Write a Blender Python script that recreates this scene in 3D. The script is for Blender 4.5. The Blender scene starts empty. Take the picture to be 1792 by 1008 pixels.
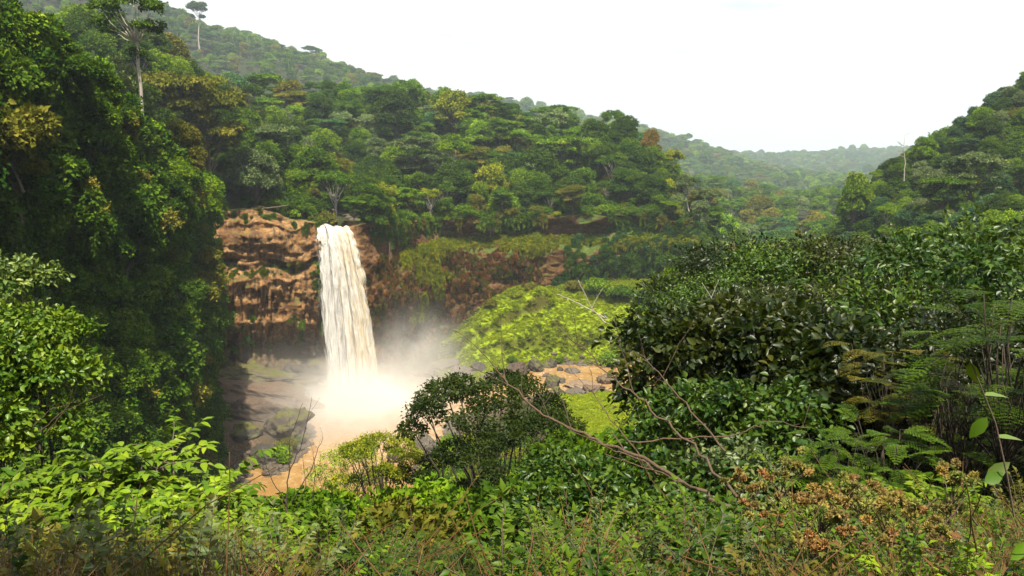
import bpy, math, random
import numpy as np
from mathutils import Vector, Matrix
R = math.radians
SC = bpy.context.scene
COL = SC.collection
rng = np.random.default_rng(11)

# ------------------------------------------------------------------ camera
CAMZ = 86.0
PITCH = R(8.2)
FPX = 1406.0                      # focal length in pixels of the 1792 px wide photograph
cam_d = bpy.data.cameras.new('camera')
cam_d.sensor_width = 36.0
cam_d.lens = 36.0 * FPX / 1792.0
cam_d.clip_start = 0.1
cam_d.clip_end = 20000
cam = bpy.data.objects.new('camera', cam_d)
COL.objects.link(cam)
cam.location = (0, 0, CAMZ)
cam.rotation_euler = (math.pi / 2 - PITCH, 0, 0)
SC.camera = cam

# ------------------------------------------------------------------ light
SUN_DIR = Vector((0.06, -0.41, 0.90)).normalized()      # towards the sun
SUN_EL = math.asin(SUN_DIR.z)
SUN_ROT = math.atan2(SUN_DIR.x, SUN_DIR.y)
world = bpy.data.worlds.new('World')
SC.world = world
world.use_nodes = True
wn = world.node_tree.nodes
wl = world.node_tree.links
wn.clear()
w_out = wn.new('ShaderNodeOutputWorld')
w_bg = wn.new('ShaderNodeBackground')
w_bg.inputs['Strength'].default_value = 0.07
sky = wn.new('ShaderNodeTexSky')
sky.sky_type = 'NISHITA'
sky.sun_disc = False
sky.sun_elevation = SUN_EL
sky.sun_rotation = SUN_ROT
sky.altitude = 100
sky.air_density = 1.3
sky.dust_density = 6.0
sky.ozone_density = 1.0
# thin bright high cloud over the whole sky with a few faint grey wisps
geo = wn.new('ShaderNodeNewGeometry')
mapn = wn.new('ShaderNodeMapping')
mapn.inputs['Scale'].default_value = (2.2, 2.2, 9.0)
nz = wn.new('ShaderNodeTexNoise')
nz.inputs['Scale'].default_value = 1.6
nz.inputs['Detail'].default_value = 6
ramp = wn.new('ShaderNodeValToRGB')
ramp.color_ramp.elements[0].position = 0.27
ramp.color_ramp.elements[0].color = (5.9, 6.0, 6.2, 1)
ramp.color_ramp.elements[1].position = 0.38
ramp.color_ramp.elements[1].color = (8.1, 8.1, 8.0, 1)
mixw = wn.new('ShaderNodeMixRGB')
wsep = wn.new('ShaderNodeSeparateXYZ')
wfac = wn.new('ShaderNodeMapRange')          # bright hazy band low down, clearer air higher up
wfac.interpolation_type = 'SMOOTHSTEP'
for _k, _v in zip(('From Min', 'From Max', 'To Min', 'To Max'), (0.24, 0.46, 0.95, 0.10)):
    wfac.inputs[_k].default_value = _v
wtc = wn.new('ShaderNodeTexCoord')
wl.new(wtc.outputs['Generated'], mapn.inputs['Vector'])
wl.new(wtc.outputs['Generated'], wsep.inputs[0])
wl.new(wsep.outputs[2], wfac.inputs['Value'])
wl.new(wfac.outputs['Result'], mixw.inputs[0])
wl.new(mapn.outputs['Vector'], nz.inputs['Vector'])
wl.new(nz.outputs['Fac'], ramp.inputs['Fac'])
wl.new(sky.outputs['Color'], mixw.inputs[1])
wl.new(ramp.outputs['Color'], mixw.inputs[2])
# two faint grey wisps low in the sky
CLOUD_SRC = mixw.outputs['Color']
for (_px, _py, _w, _h) in ((822, 76, 0.045, 0.011), (1190, 92, 0.05, 0.013), (780, 62, 0.03, 0.007)):
    _x, _y = (_px - 896) / 1406.0, (504 - _py) / 1406.0
    _d = Vector((_x, math.cos(R(8.2)) + _y * math.sin(R(8.2)), -math.sin(R(8.2)) + _y * math.cos(R(8.2)))).normalized()
    _s = wn.new('ShaderNodeVectorMath')
    _s.operation = 'SUBTRACT'
    _s.inputs[1].default_value = _d
    wl.new(wtc.outputs['Generated'], _s.inputs[0])
    _m = wn.new('ShaderNodeVectorMath')
    _m.operation = 'MULTIPLY'
    _m.inputs[1].default_value = (1 / _w, 1 / _w, 1 / _h)
    wl.new(_s.outputs[0], _m.inputs[0])
    _l = wn.new('ShaderNodeVectorMath')
    _l.operation = 'LENGTH'
    wl.new(_m.outputs[0], _l.inputs[0])
    _r = wn.new('ShaderNodeMapRange')
    _r.interpolation_type = 'SMOOTHSTEP'
    for _k, _v in zip(('From Min', 'From Max', 'To Min', 'To Max'), (0.0, 1.0, 0.75, 0.0)):
        _r.inputs[_k].default_value = _v
    wl.new(_l.outputs['Value'], _r.inputs['Value'])
    _q = wn.new('ShaderNodeMath')
    _q.operation = 'MULTIPLY'
    wl.new(_r.outputs['Result'], _q.inputs[0])
    wl.new(nz.outputs['Fac'], _q.inputs[1])
    _c = wn.new('ShaderNodeMixRGB')
    _c.inputs[2].default_value = (4.2, 4.1, 4.0, 1)
    wl.new(_q.outputs[0], _c.inputs[0])
    wl.new(CLOUD_SRC, _c.inputs[1])
    CLOUD_SRC = _c.outputs[0]
wl.new(CLOUD_SRC, w_bg.inputs['Color'])
wl.new(w_bg.outputs['Background'], w_out.inputs['Surface'])

sun_d = bpy.data.lights.new('sun', 'SUN')
sun_d.energy = 5.0
sun_d.angle = R(0.5)
sun_d.color = (1.0, 0.91, 0.74)
sun = bpy.data.objects.new('sun', sun_d)
COL.objects.link(sun)
sun.rotation_euler = SUN_DIR.to_track_quat('Z', 'Y').to_euler()

SC.view_settings.view_transform = 'Standard'
SC.view_settings.look = 'None'
SC.view_settings.gamma = 1.0
SC.view_settings.exposure = 1.15
SC.render.engine = 'CYCLES'
SC.cycles.use_denoising = True
SC.cycles.max_bounces = 5
SC.cycles.diffuse_bounces = 1
SC.cycles.glossy_bounces = 2
SC.cycles.transmission_bounces = 3
SC.cycles.volume_bounces = 3
SC.cycles.transparent_max_bounces = 8
SC.cycles.volume_max_steps = 256
SC.cycles.use_adaptive_sampling = True
SC.cycles.adaptive_threshold = 0.008

# ------------------------------------------------------------------ pixel <-> place (pixels of the 1792 x 1008 photograph)
CP, SP = math.cos(PITCH), math.sin(PITCH)


def at(px, py, Y):
    """the point at depth Y that the photograph shows at pixel (px, py)"""
    yv = (504 - py) / FPX
    t = Y / (CP + yv * SP)
    return np.array(((px - 896) / FPX * t, Y, CAMZ + t * (-SP + yv * CP)))


def proj(P):
    P = np.atleast_2d(P)
    d = P[:, 1] * CP - (P[:, 2] - CAMZ) * SP
    u = P[:, 1] * SP + (P[:, 2] - CAMZ) * CP
    d = np.where(np.abs(d) < 1e-3, 1e-3, d)
    return np.stack((896 + FPX * P[:, 0] / d, 504 - FPX * u / d, d), 1)


# ------------------------------------------------------------------ noise
def _hash(i, j, k, seed):
    n = (i * 374761393 + j * 668265263 + k * 2147483647 + seed * 1274126177) & 0xFFFFFFFF
    n = ((n ^ (n >> 13)) * 1274126177) & 0xFFFFFFFF
    n = (n ^ (n >> 16)) & 0xFFFFFFFF
    n = (n * 2246822519) & 0xFFFFFFFF
    return ((n ^ (n >> 15)) & 0xFFFF).astype(np.float64) / 65535.0


def vnoise(P, seed=0):
    P = np.asarray(P, float)
    I = np.floor(P).astype(np.int64)
    f = P - I
    f = f * f * f * (f * (f * 6 - 15) + 10)
    out = 0
    for a in (0, 1):
        for b in (0, 1):
            for c in (0, 1):
                w = (f[:, 0] if a else 1 - f[:, 0]) * (f[:, 1] if b else 1 - f[:, 1]) * (f[:, 2] if c else 1 - f[:, 2])
                out = out + w * _hash(I[:, 0] + a, I[:, 1] + b, I[:, 2] + c, seed)
    return out * 2 - 1


def fbm(P, scale=1.0, octv=4, seed=0, gain=0.5):
    P = np.asarray(P, float) / scale
    s, a, n = 0, 1.0, 0
    for o in range(octv):
        s = s + a * vnoise(P * (2.03 ** o) + o * 17.3, seed + o)
        n += a
        a *= gain
    return s / n


def sstep(a, b, x):
    t = np.clip((x - a) / (b - a), 0, 1)
    return t * t * (3 - 2 * t)


# ------------------------------------------------------------------ meshes
def new_mesh(name, V, Fs, mats, attrs=None, smooth=False, mat_idx=None):
    """Fs: one array or a list of arrays (n x 3 or n x 4)"""
    if not isinstance(Fs, (list, tuple)):
        Fs = [Fs]
    Fs = [np.asarray(F, np.int32) for F in Fs if len(F)]
    me = bpy.data.meshes.new(name)
    V = np.asarray(V, np.float32)
    me.vertices.add(len(V))
    me.vertices.foreach_set('co', V.ravel())
    loops = np.concatenate([F.ravel() for F in Fs])
    sizes = np.concatenate([np.full(len(F), F.shape[1], np.int32) for F in Fs])
    me.loops.add(len(loops))
    me.loops.foreach_set('vertex_index', loops)
    me.polygons.add(len(sizes))
    me.polygons.foreach_set('loop_start', np.concatenate(([0], np.cumsum(sizes)[:-1])).astype(np.int32))
    if smooth:
        me.polygons.foreach_set('use_smooth', np.ones(len(sizes), bool))
    for m in (mats if isinstance(mats, (list, tuple)) else [mats]):
        me.materials.append(m)
    if mat_idx is not None:
        me.polygons.foreach_set('material_index', np.asarray(mat_idx, np.int32))
    me.update(calc_edges=True)
    for k, v in (attrs or {}).items():
        v = np.asarray(v, np.float32)
        if v.ndim == 1:
            me.attributes.new(k, 'FLOAT', 'POINT').data.foreach_set('value', v)
        else:
            me.attributes.new(k, 'FLOAT_VECTOR', 'POINT').data.foreach_set('vector', v.ravel())
    me.validate()
    return me


def link(name, me, parent=None, loc=None):
    o = bpy.data.objects.new(name, me)
    COL.objects.link(o)
    if parent is not None:
        o.parent = parent
    if loc is not None:
        o.location = tuple(loc)
    return o


def tag(o, label=None, cat=None, group=None, kind=None):
    if label:
        o['label'] = label
    if cat:
        o['category'] = cat
    if group:
        o['group'] = group
    if kind:
        o['kind'] = kind
    return o


def root(name, loc, rz=0.0, scale=1.0):
    e = bpy.data.objects.new(name, None)
    e.empty_display_size = 0.3
    COL.objects.link(e)
    e.location = tuple(loc)
    e.rotation_euler = (0, 0, rz)
    e.scale = (scale, scale, scale) if np.isscalar(scale) else scale
    return e


class Geo:
    """collects vertices, faces and a per-vertex tint"""
    def __init__(s):
        s.V, s.F3, s.F4, s.T, s.n = [], [], [], [], 0

    def add(s, V, F3=None, F4=None, tint=0.5):
        V = np.asarray(V, float)
        s.V.append(V)
        if F3 is not None and len(F3):
            s.F3.append(np.asarray(F3) + s.n)
        if F4 is not None and len(F4):
            s.F4.append(np.asarray(F4) + s.n)
        s.T.append(np.broadcast_to(np.asarray(tint, float), (len(V),)))
        s.n += len(V)

    def mesh(s, name, mat, smooth=False, xf=None):
        V = np.concatenate(s.V)
        Fs = []
        if s.F3:
            Fs.append(np.concatenate(s.F3))
        if s.F4:
            Fs.append(np.concatenate(s.F4))
        return new_mesh(name, V, Fs, mat, {'tint': np.concatenate(s.T)}, smooth)


def unit(a):
    return a / (np.linalg.norm(a, axis=-1, keepdims=True) + 1e-9)


def rand_dirs(n, r):
    return unit(r.normal(size=(n, 3)))


def leaves(g, P, D, N, L, W, tint, kind='card', fold=0.25, droop=0.15):
    """leaf blades growing from P along D, face normal about N"""
    n = len(P)
    D = unit(D)
    N = unit(N - D * (N * D).sum(1, keepdims=True))
    S = np.cross(D, N)
    L = np.broadcast_to(np.asarray(L, float), (n,))[:, None]
    W = np.broadcast_to(np.asarray(W, float), (n,))[:, None]
    tint = np.broadcast_to(np.asarray(tint, float), (n,))
    if kind == 'card':
        pts = [P, P + D * L * 0.5 + S * W * 0.5 + N * W * fold, P + D * L - N * L * droop, P + D * L * 0.5 - S * W * 0.5 + N * W * fold]
        F = [(0, 1, 2), (0, 2, 3)]
    elif kind == 'leaf':
        pts = [P, P + D * L * 0.5 - N * L * droop * 0.1, P + D * L * 0.42 + S * W * 0.5 + N * W * fold, P + D * L - N * L * droop, P + D * L * 0.42 - S * W * 0.5 + N * W * fold]
        F = [(0, 2, 1), (0, 1, 4), (2, 3, 1), (1, 3, 4)]
    else:   # ovate: a finer outline for leaves close by
        a, b, c = L * 0.22, L * 0.5, L * 0.8
        q = lambda t: -N * L * droop * t * t
        pts = [P, P + D * a + q(.22), P + D * b + q(.5), P + D * c + q(.8), P + D * L + q(1.0)]
        for t, w, s in ((.22, .40, 1), (.5, .5, 1), (.8, .27, 1), (.22, .40, -1), (.5, .5, -1), (.8, .27, -1)):
            pts.append(P + D * L * t + q(t) + S * W * w * s + N * W * fold * w * 2)
        F = [(0, 5, 1), (1, 5, 6), (1, 6, 2), (2, 6, 7), (2, 7, 3), (3, 7, 4), (0, 1, 8), (1, 9, 8), (1, 2, 9), (2, 10, 9), (2, 3, 10), (3, 4, 10)]
    k = len(pts)
    V = np.stack(pts, 1).reshape(-1, 3)
    F = (np.arange(n)[:, None, None] * k + np.array(F)[None]).reshape(-1, 3)
    g.add(V, F3=F, tint=np.repeat(tint, k))


def tube(g, pts, rad, sides=6, tint=0.5):
    pts = np.asarray(pts, float)
    m = len(pts)
    rad = np.broadcast_to(np.asarray(rad, float), (m,))
    T = unit(np.gradient(pts, axis=0))
    ref = np.array((0.31, 0.17, 0.93)) if abs(T[0, 2]) < 0.8 else np.array((1.0, 0.1, 0.0))
    A = unit(np.cross(T, ref))
    B = np.cross(T, A)
    th = np.linspace(0, 2 * math.pi, sides, endpoint=False)
    V = pts[:, None] + rad[:, None, None] * (A[:, None] * np.cos(th)[None, :, None] + B[:, None] * np.sin(th)[None, :, None])
    i, j = np.meshgrid(np.arange(m - 1), np.arange(sides), indexing='ij')
    j2 = (j + 1) % sides
    F = np.stack((i * sides + j, i * sides + j2, (i + 1) * sides + j2, (i + 1) * sides + j), -1).reshape(-1, 4)
    V = np.concatenate((V.reshape(-1, 3), pts[-1:]))
    e = m * sides
    cap = [((m - 1) * sides + q, (m - 1) * sides + (q + 1) % sides, e) for q in range(sides)]
    g.add(V, F3=cap, F4=F, tint=tint)


def wiggle(a, b, n, amp, r, sag=0.0):
    a, b = np.asarray(a, float), np.asarray(b, float)
    t = np.linspace(0, 1, n)[:, None]
    p = a + (b - a) * t
    w = np.cumsum(r.normal(size=(n, 3)), 0)
    w -= w[0] + (w[-1] - w[0]) * t
    p = p + w * amp * np.linalg.norm(b - a) / n
    p[:, 2] += sag * np.linalg.norm(b - a) * np.sin(t[:, 0] * math.pi)
    return p


# ------------------------------------------------------------------ materials
class M:
    """small node builder"""
    def __init__(s, name):
        s.m = bpy.data.materials.new(name)
        s.m.use_nodes = True
        s.t = s.m.node_tree
        s.t.nodes.clear()
        s.out = s.t.nodes.new('ShaderNodeOutputMaterial')

    def n(s, typ, ins=None, **kw):
        nd = s.t.nodes.new(typ)
        for k, v in kw.items():
            setattr(nd, k, v)
        for k, v in (ins or {}).items():
            s.set(nd.inputs[k], v)
        return nd

    def set(s, sock, v):
        if isinstance(v, bpy.types.NodeSocket):
            s.t.links.new(v, sock)
        else:
            sock.default_value = v

    def math(s, op, a, b=None, c=None, clamp=False):
        nd = s.n('ShaderNodeMath', operation=op, use_clamp=clamp)
        for i, v in enumerate((a, b, c)):
            if v is not None:
                s.set(nd.inputs[i], v)
        return nd.outputs[0]

    def vmath(s, op, a, b=None, scale=None):
        nd = s.n('ShaderNodeVectorMath', operation=op)
        s.set(nd.inputs[0], a)
        if b is not None:
            s.set(nd.inputs[1], b)
        if scale is not None:
            s.set(nd.inputs['Scale'], scale)
        return nd.outputs['Value'] if op in ('LENGTH', 'DOT_PRODUCT', 'DISTANCE') else nd.outputs[0]

    def mix(s, fac, a, b, blend='MIX'):
        nd = s.n('ShaderNodeMixRGB', blend_type=blend)
        s.set(nd.inputs[0], fac)
        s.set(nd.inputs[1], a)
        s.set(nd.inputs[2], b)
        return nd.outputs[0]

    def ramp(s, fac, stops):
        nd = s.n('ShaderNodeValToRGB')
        e = nd.color_ramp.elements
        while len(e) < len(stops):
            e.new(0.5)
        for q, (p, c) in zip(e, stops):
            q.position = p
            q.color = c if isinstance(c, (tuple, list)) and len(c) == 4 else (*c, 1) if isinstance(c, (tuple, list)) else (c, c, c, 1)
        s.set(nd.inputs[0], fac)
        return nd.outputs[0]

    def noise(s, vec, scale, detail=4, rough=0.55, dist=0.0):
        nd = s.n('ShaderNodeTexNoise', {'Scale': scale, 'Detail': detail, 'Roughness': rough, 'Distortion': dist})
        if vec is not None:
            s.set(nd.inputs['Vector'], vec)
        return nd.outputs['Fac']

    def attr(s, name, typ='GEOMETRY'):
        return s.n('ShaderNodeAttribute', attribute_name=name, attribute_type=typ)

    def surf(s, sock):
        s.t.links.new(sock, s.out.inputs['Surface'])
        return s.m


def c4(c):
    return (c[0], c[1], c[2], 1.0)


def leaf_material(name, colors=None, rough=0.55, spec=0.03, transl=0.20, var=0.5, hue=0.524):
    """colors None: the colour is the object's own colour; else a list of colours picked per copy at random"""
    b = M(name)
    oi = b.n('ShaderNodeObjectInfo')
    tint = b.attr('tint').outputs['Fac']
    if colors is None:
        base = oi.outputs['Color']
    else:
        k = len(colors)
        nd = b.n('ShaderNodeValToRGB')
        nd.color_ramp.interpolation = 'CONSTANT' if k > 3 else 'LINEAR'
        e = nd.color_ramp.elements
        while len(e) < k:
            e.new(0.5)
        for i, q in enumerate(e):
            q.position = i / k if k > 3 else i / max(k - 1, 1)
            q.color = c4(colors[i])
        b.set(nd.inputs[0], oi.outputs['Random'])
        base = nd.outputs[0]
    # leaf to leaf: paler yellowish young leaves, darker bluish old ones
    hsv = b.n('ShaderNodeHueSaturation', {'Hue': b.math('MULTIPLY_ADD', tint, -0.06, hue), 'Saturation': 1.0,
                                          'Value': b.math('MULTIPLY_ADD', tint, 2 * var, 1 - var), 'Color': base})
    col = hsv.outputs[0]
    p = b.n('ShaderNodeBsdfPrincipled', {'Base Color': col, 'Roughness': rough, 'Specular IOR Level': spec})
    tr = b.n('ShaderNodeBsdfTranslucent', {'Color': b.mix(0.5, col, (0.16, 0.22, 0.01, 1))})
    mx = b.n('ShaderNodeMixShader', {0: transl, 1: p.outputs[0], 2: tr.outputs[0]})
    return b.surf(mx.outputs[0])


MAT_LEAF = leaf_material('leaf_green')
MAT_GLOSS = leaf_material('leaf_glossy', rough=0.40, spec=0.27, transl=0.14, var=0.5)


def bark_material(name, c1, c2, scale=3.0):
    b = M(name)
    tc = b.n('ShaderNodeTexCoord').outputs['Object']
    mp = b.n('ShaderNodeMapping', {'Vector': tc, 'Scale': (1, 1, 0.25)}).outputs[0]
    nzv = b.noise(mp, scale, 6, 0.65)
    col = b.mix(nzv, c4(c1), c4(c2))
    bump = b.n('ShaderNodeBump', {'Strength': 0.6, 'Distance': 0.1, 'Height': nzv})
    p = b.n('ShaderNodeBsdfPrincipled', {'Base Color': col, 'Roughness': 0.9, 'Normal': bump.outputs[0]})
    return b.surf(p.outputs[0])


MAT_BARK = bark_material('bark', (0.05, 0.035, 0.022), (0.16, 0.125, 0.09))
MAT_BARK_PALE = bark_material('pale_bark', (0.22, 0.19, 0.15), (0.46, 0.42, 0.36))
MAT_BARK_DARK = bark_material('dark_bark', (0.018, 0.013, 0.009), (0.06, 0.045, 0.03))
MAT_TWIG = bark_material('dry_twig', (0.04, 0.024, 0.015), (0.13, 0.085, 0.05), 12)

# ================================================================== LAND
class TPS:
    def __init__(s, pts, reg=0.02):
        pts = np.asarray(pts, float)
        s.c = pts[:, :2] / 100
        n = len(pts)
        A = np.zeros((n + 3, n + 3))
        A[:n, :n] = s.k(s.c, s.c) + reg * np.eye(n)
        A[:n, n] = 1
        A[:n, n + 1:] = s.c
        A[n, :n] = 1
        A[n + 1:, :n] = s.c.T
        s.w = np.linalg.solve(A, np.concatenate((pts[:, 2], np.zeros(3))))

    def k(s, a, b):
        d2 = ((a[:, None] - b[None]) ** 2).sum(-1) + 1e-9
        return 0.5 * d2 * np.log(d2)

    def __call__(s, x, y):
        out = []
        q = np.stack((x, y), 1) / 100
        for i in range(0, len(q), 20000):
            b = q[i:i + 20000]
            n = len(s.c)
            out.append(s.k(b, s.c) @ s.w[:n] + s.w[n] + b @ s.w[n + 1:])
        return np.concatenate(out)


# the cliff line in plan: x, y, rim height, walking with the gorge on the right hand
CL = np.array([(-54, 10, 95), (-58, 60, 98), (-66, 100, 108), (-72, 135, 101), (-78, 165, 96), (-86, 205, 89), (-95, 245, 82), (-109, 275, 72), (-115, 287, 71),
               (-111, 295, 72), (-99, 300, 72), (-87, 305, 70.5), (-80, 310, 67), (-74, 313, 65.8), (-64, 314, 65.5), (-58.5, 318, 66), (-54, 328, 66), (-49, 345, 65),
               (-42, 362, 64.5), (-33, 378, 64), (-15, 391, 65), (12, 400, 65), (40, 404, 65), (65, 402, 64), (88, 394, 61), (101, 398, 55), (113, 415, 48),
               (122, 445, 40), (128, 490, 32)], float)
_d = np.concatenate(([0], np.cumsum(np.linalg.norm(np.diff(CL[:, :2], axis=0), axis=1))))
_s = np.linspace(0, _d[-1], 1500)


def _resample(col):
    v = np.interp(_s, _d, CL[:, col])
    k = np.hanning(25)
    k /= k.sum()
    return np.convolve(np.pad(v, 12, mode='reflect', reflect_type='odd'), k, 'valid')


CXY = np.stack((_resample(0), _resample(1)), 1)
CRIM = _resample(2)
CT = unit(np.gradient(CXY, axis=0))
CN = np.stack((CT[:, 1], -CT[:, 0]), 1)          # into the gorge


def cliff_sd(x, y):
    """signed distance to the cliff line, > 0 in the gorge; and the index of the nearest station"""
    C = CXY[::5]
    T = CN[::5]
    sd = np.empty(len(x))
    ix = np.empty(len(x), int)
    for i in range(0, len(x), 20000):
        dx = x[i:i + 20000, None] - C[None, :, 0]
        dy = y[i:i + 20000, None] - C[None, :, 1]
        d2 = dx * dx + dy * dy
        j = d2.argmin(1)
        a = np.arange(len(j))
        side = dx[a, j] * T[j, 0] + dy[a, j] * T[j, 1]
        sd[i:i + 20000] = np.sqrt(d2[a, j]) * np.where(side >= 0, 1, -1)
        ix[i:i + 20000] = j * 5
    return sd, ix


def gp(px, py, Y, dh):
    p = at(px, py, Y)
    return (p[0], p[1], p[2] - dh)


def w0(px, py, z=0.0):
    """where the sight line of a pixel meets the level z"""
    yv = (504 - py) / FPX
    t = (z - CAMZ) / (-SP + yv * CP)
    return np.array(((px - 896) / FPX * t, t * (CP + yv * SP)))


RIGHT = [gp(1792, 110, 400, 19), gp(1700, 165, 400, 20), gp(1620, 222, 400, 20), gp(1562, 290, 410, 15), gp(1500, 318, 390, 15), gp(1480, 400, 330, 14), gp(1440, 420, 400, 15),
         gp(1560, 380, 300, 15), gp(1650, 415, 220, 14), gp(1792, 370, 200, 14), gp(1700, 300, 330, 15), gp(1792, 240, 330, 15), gp(1950, 60, 380, 15),
         gp(1800, 100, 480, 30), gp(1650, 240, 470, 30), gp(1400, 440, 430, 16), gp(1300, 445, 430, 16), gp(2100, 300, 220, 15), (330, 420, 150), (420, 500, 165)]
OUT = RIGHT + [
    gp(430, 172, 500, 17), gp(520, 160, 560, 17), gp(600, 152, 570, 17), gp(680, 160, 540, 17), gp(760, 158, 560, 18), gp(850, 182, 560, 18), gp(950, 205, 550, 18), gp(1050, 218, 530, 18), gp(1110, 215, 500, 18), gp(1150, 265, 470, 17),
    gp(1185, 320, 440, 17), gp(600, 285, 440, 15), gp(800, 285, 460, 15), gp(1000, 300, 450, 15), gp(450, 260, 400, 14), gp(300, 135, 330, 16), gp(380, 150, 400, 16), gp(210, 120, 260, 16),
    (-120, 150, 118), (-120, 100, 122), (-130, 60, 122), (-135, 200, 112), (-150, 260, 108), (-220, 150, 150), (-220, 300, 130), (-130, 0, 125),
    # hollow behind the first hill
    gp(600, 230, 720, 17), gp(850, 250, 720, 17), gp(1000, 280, 700, 17), gp(350, 200, 650, 17),
    # hazy ridges
    gp(60, -80, 1215, 27), gp(180, -12, 1242, 27), gp(290, 25, 1269, 27), gp(400, 78, 1282, 27), gp(480, 102, 1282, 27), gp(560, 122, 1296, 27), gp(700, 150, 1323, 27), gp(780, 175, 1350, 27),
    gp(300, 120, 1053, 26), gp(450, 150, 1107, 26),
    gp(400, 140, 2400, 27), gp(750, 165, 2295, 27), gp(840, 166, 2295, 27), gp(920, 182, 2316, 27), gp(1000, 198, 2316, 27), gp(1080, 214, 2337, 27), gp(1130, 224, 2358, 27), gp(1200, 246, 2400, 27), gp(1260, 262, 2442, 27), gp(1310, 285, 2400, 27),
    gp(1050, 280, 1665, 27), gp(1180, 300, 1770, 27), gp(1250, 320, 1770, 27),
    gp(1000, 240, 3660, 27), gp(1300, 267, 4080, 27), gp(1400, 268, 4185, 27), gp(1480, 262, 4185, 27), gp(1570, 258, 4185, 27), gp(1750, 240, 4080, 27), gp(1400, 300, 2925, 27), gp(1500, 300, 2820, 27), gp(1600, 300, 2610, 27),
    gp(1230, 300, 900, 27), gp(1230, 340, 720, 18), gp(1240, 385, 580, 18), gp(1300, 400, 600, 18), gp(1380, 400, 620, 18), gp(1330, 345, 850, 18), gp(1430, 345, 820, 18), gp(1400, 310, 1770, 27), gp(1480, 320, 900, 27),
    gp(1560, 330, 1000, 27), gp(1700, 300, 1560, 27), gp(1250, 430, 470, 17),
    (-1500, 5500, 60), (1800, 5500, 60), (300, 5600, 60), (-1500, 2600, 140), (2500, 3000, 140)]
for k in range(0, len(CXY), 40):
    q = CXY[k] - CN[k] * 9
    OUT.append((q[0], q[1], CRIM[k]))
INN = RIGHT + [
    (0, 0, 84.35), (0, 2, 84.3), (3, 3, 84.25), (-3, 3, 84.0), (0, 5, 83.6), (0, 9, 81.0), (0, 15, 76), (-8, 8, 81.8), (-9, 14, 77.5), (-18, 25, 68), (8, 9, 82.2), (12, 16, 79), (20, 26, 74), (0, 30, 62), (0, 60, 44),
    (0, 100, 26), (0, 150, 10), (-20, 190, 3), (-40, 200, 2), (-30, 120, 17), (-50, 150, 8), (-60, 200, 3), (-35, 60, 42), (-45, 100, 24), (40, 45, 66), (40, 100, 44), (40, 160, 20), (70, 200, 24),
    (40, 240, 5), (20, 230, 2), (20, 290, 2), (50, 300, 3), (80, 320, 7), (110, 300, 24), (100, 150, 58), (0, -20, 90), (40, 0, 92), (-40, 0, 84), (60, 30, 90),
    (-30, 330, 1.5), (-45, 330, 2), (-10, 335, 2.5), (10, 340, 2.5), (40, 350, 5), (60, 345, 8), (-35, 365, 5), (-20, 378, 17), (10, 388, 28), (40, 392, 31), (65, 390, 33), (85, 380, 31), (0, 362, 12), (20, 366, 15),
    (40, 370, 18), (65, 365, 17), (-10, 345, 4), (15, 350, 6), (40, 356, 9), (-95, 285, 4), (-100, 268, 6), (-88, 280, 3), (-85, 295, 2), (-80, 250, 5), (-88, 240, 9), (-75, 225, 5), (-70, 320, 1), (-70, 170, 8),
    (110, 400, 26), (130, 430, 22), (160, 420, 24), (120, 350, 18), (0, 320, 2), (30, 320, 2)]
H_OUT, H_INN = TPS(OUT), TPS(INN, 0.005)

SHELVES = [(*at(a_, b_, c_)[:2], *at(d_, e_, f_)[:2], u_, k_) for a_, b_, c_, d_, e_, f_, u_, k_ in ((772, 572, 352, 965, 515, 382, 7.5, 16), (815, 608, 347, 955, 560, 364, 5.0, 12), (845, 522, 372, 915, 496, 388, 5.0, 10))]
POOL_PX = [(668, 668), (740, 684), (800, 690), (840, 672), (880, 676), (905, 684), (890, 700), (850, 720), (800, 730), (770, 770), (745, 800), (738, 830), (740, 880), (640, 900), (500, 900), (418, 872),
           (425, 838), (475, 835), (505, 815), (530, 790), (545, 765), (540, 740), (510, 715), (500, 690), (540, 665), (600, 655)]
STREAM_PX = [(870, 672), (905, 655), (935, 644), (970, 636), (1030, 640), (1085, 638), (1230, 640), (1230, 690), (1090, 692), (1050, 684), (1010, 690), (985, 690), (955, 690), (920, 700), (890, 700)]
PUDDLE_PX = [(425, 822), (462, 818), (462, 845), (430, 850)]
POLYS = [np.array([w0(*p) for p in P]) for P in (POOL_PX, STREAM_PX, PUDDLE_PX)]


def poly_sd(x, y, P):
    """signed distance to a polygon, < 0 inside"""
    d2 = np.full(len(x), 1e18)
    inside = np.zeros(len(x), bool)
    for a, b in zip(P, np.roll(P, -1, 0)):
        e = b - a
        t = np.clip(((x - a[0]) * e[0] + (y - a[1]) * e[1]) / (e @ e), 0, 1)
        d2 = np.minimum(d2, (x - a[0] - t * e[0]) ** 2 + (y - a[1] - t * e[1]) ** 2)
        c = (a[1] > y) != (b[1] > y)
        inside ^= c & (x < (b[0] - a[0]) * (y - a[1]) / (b[1] - a[1] + 1e-12) + a[0])
    return np.sqrt(d2) * np.where(inside, -1, 1)


def water_sd(x, y):
    return np.minimum.reduce([poly_sd(x, y, P) for P in POLYS])


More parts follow.
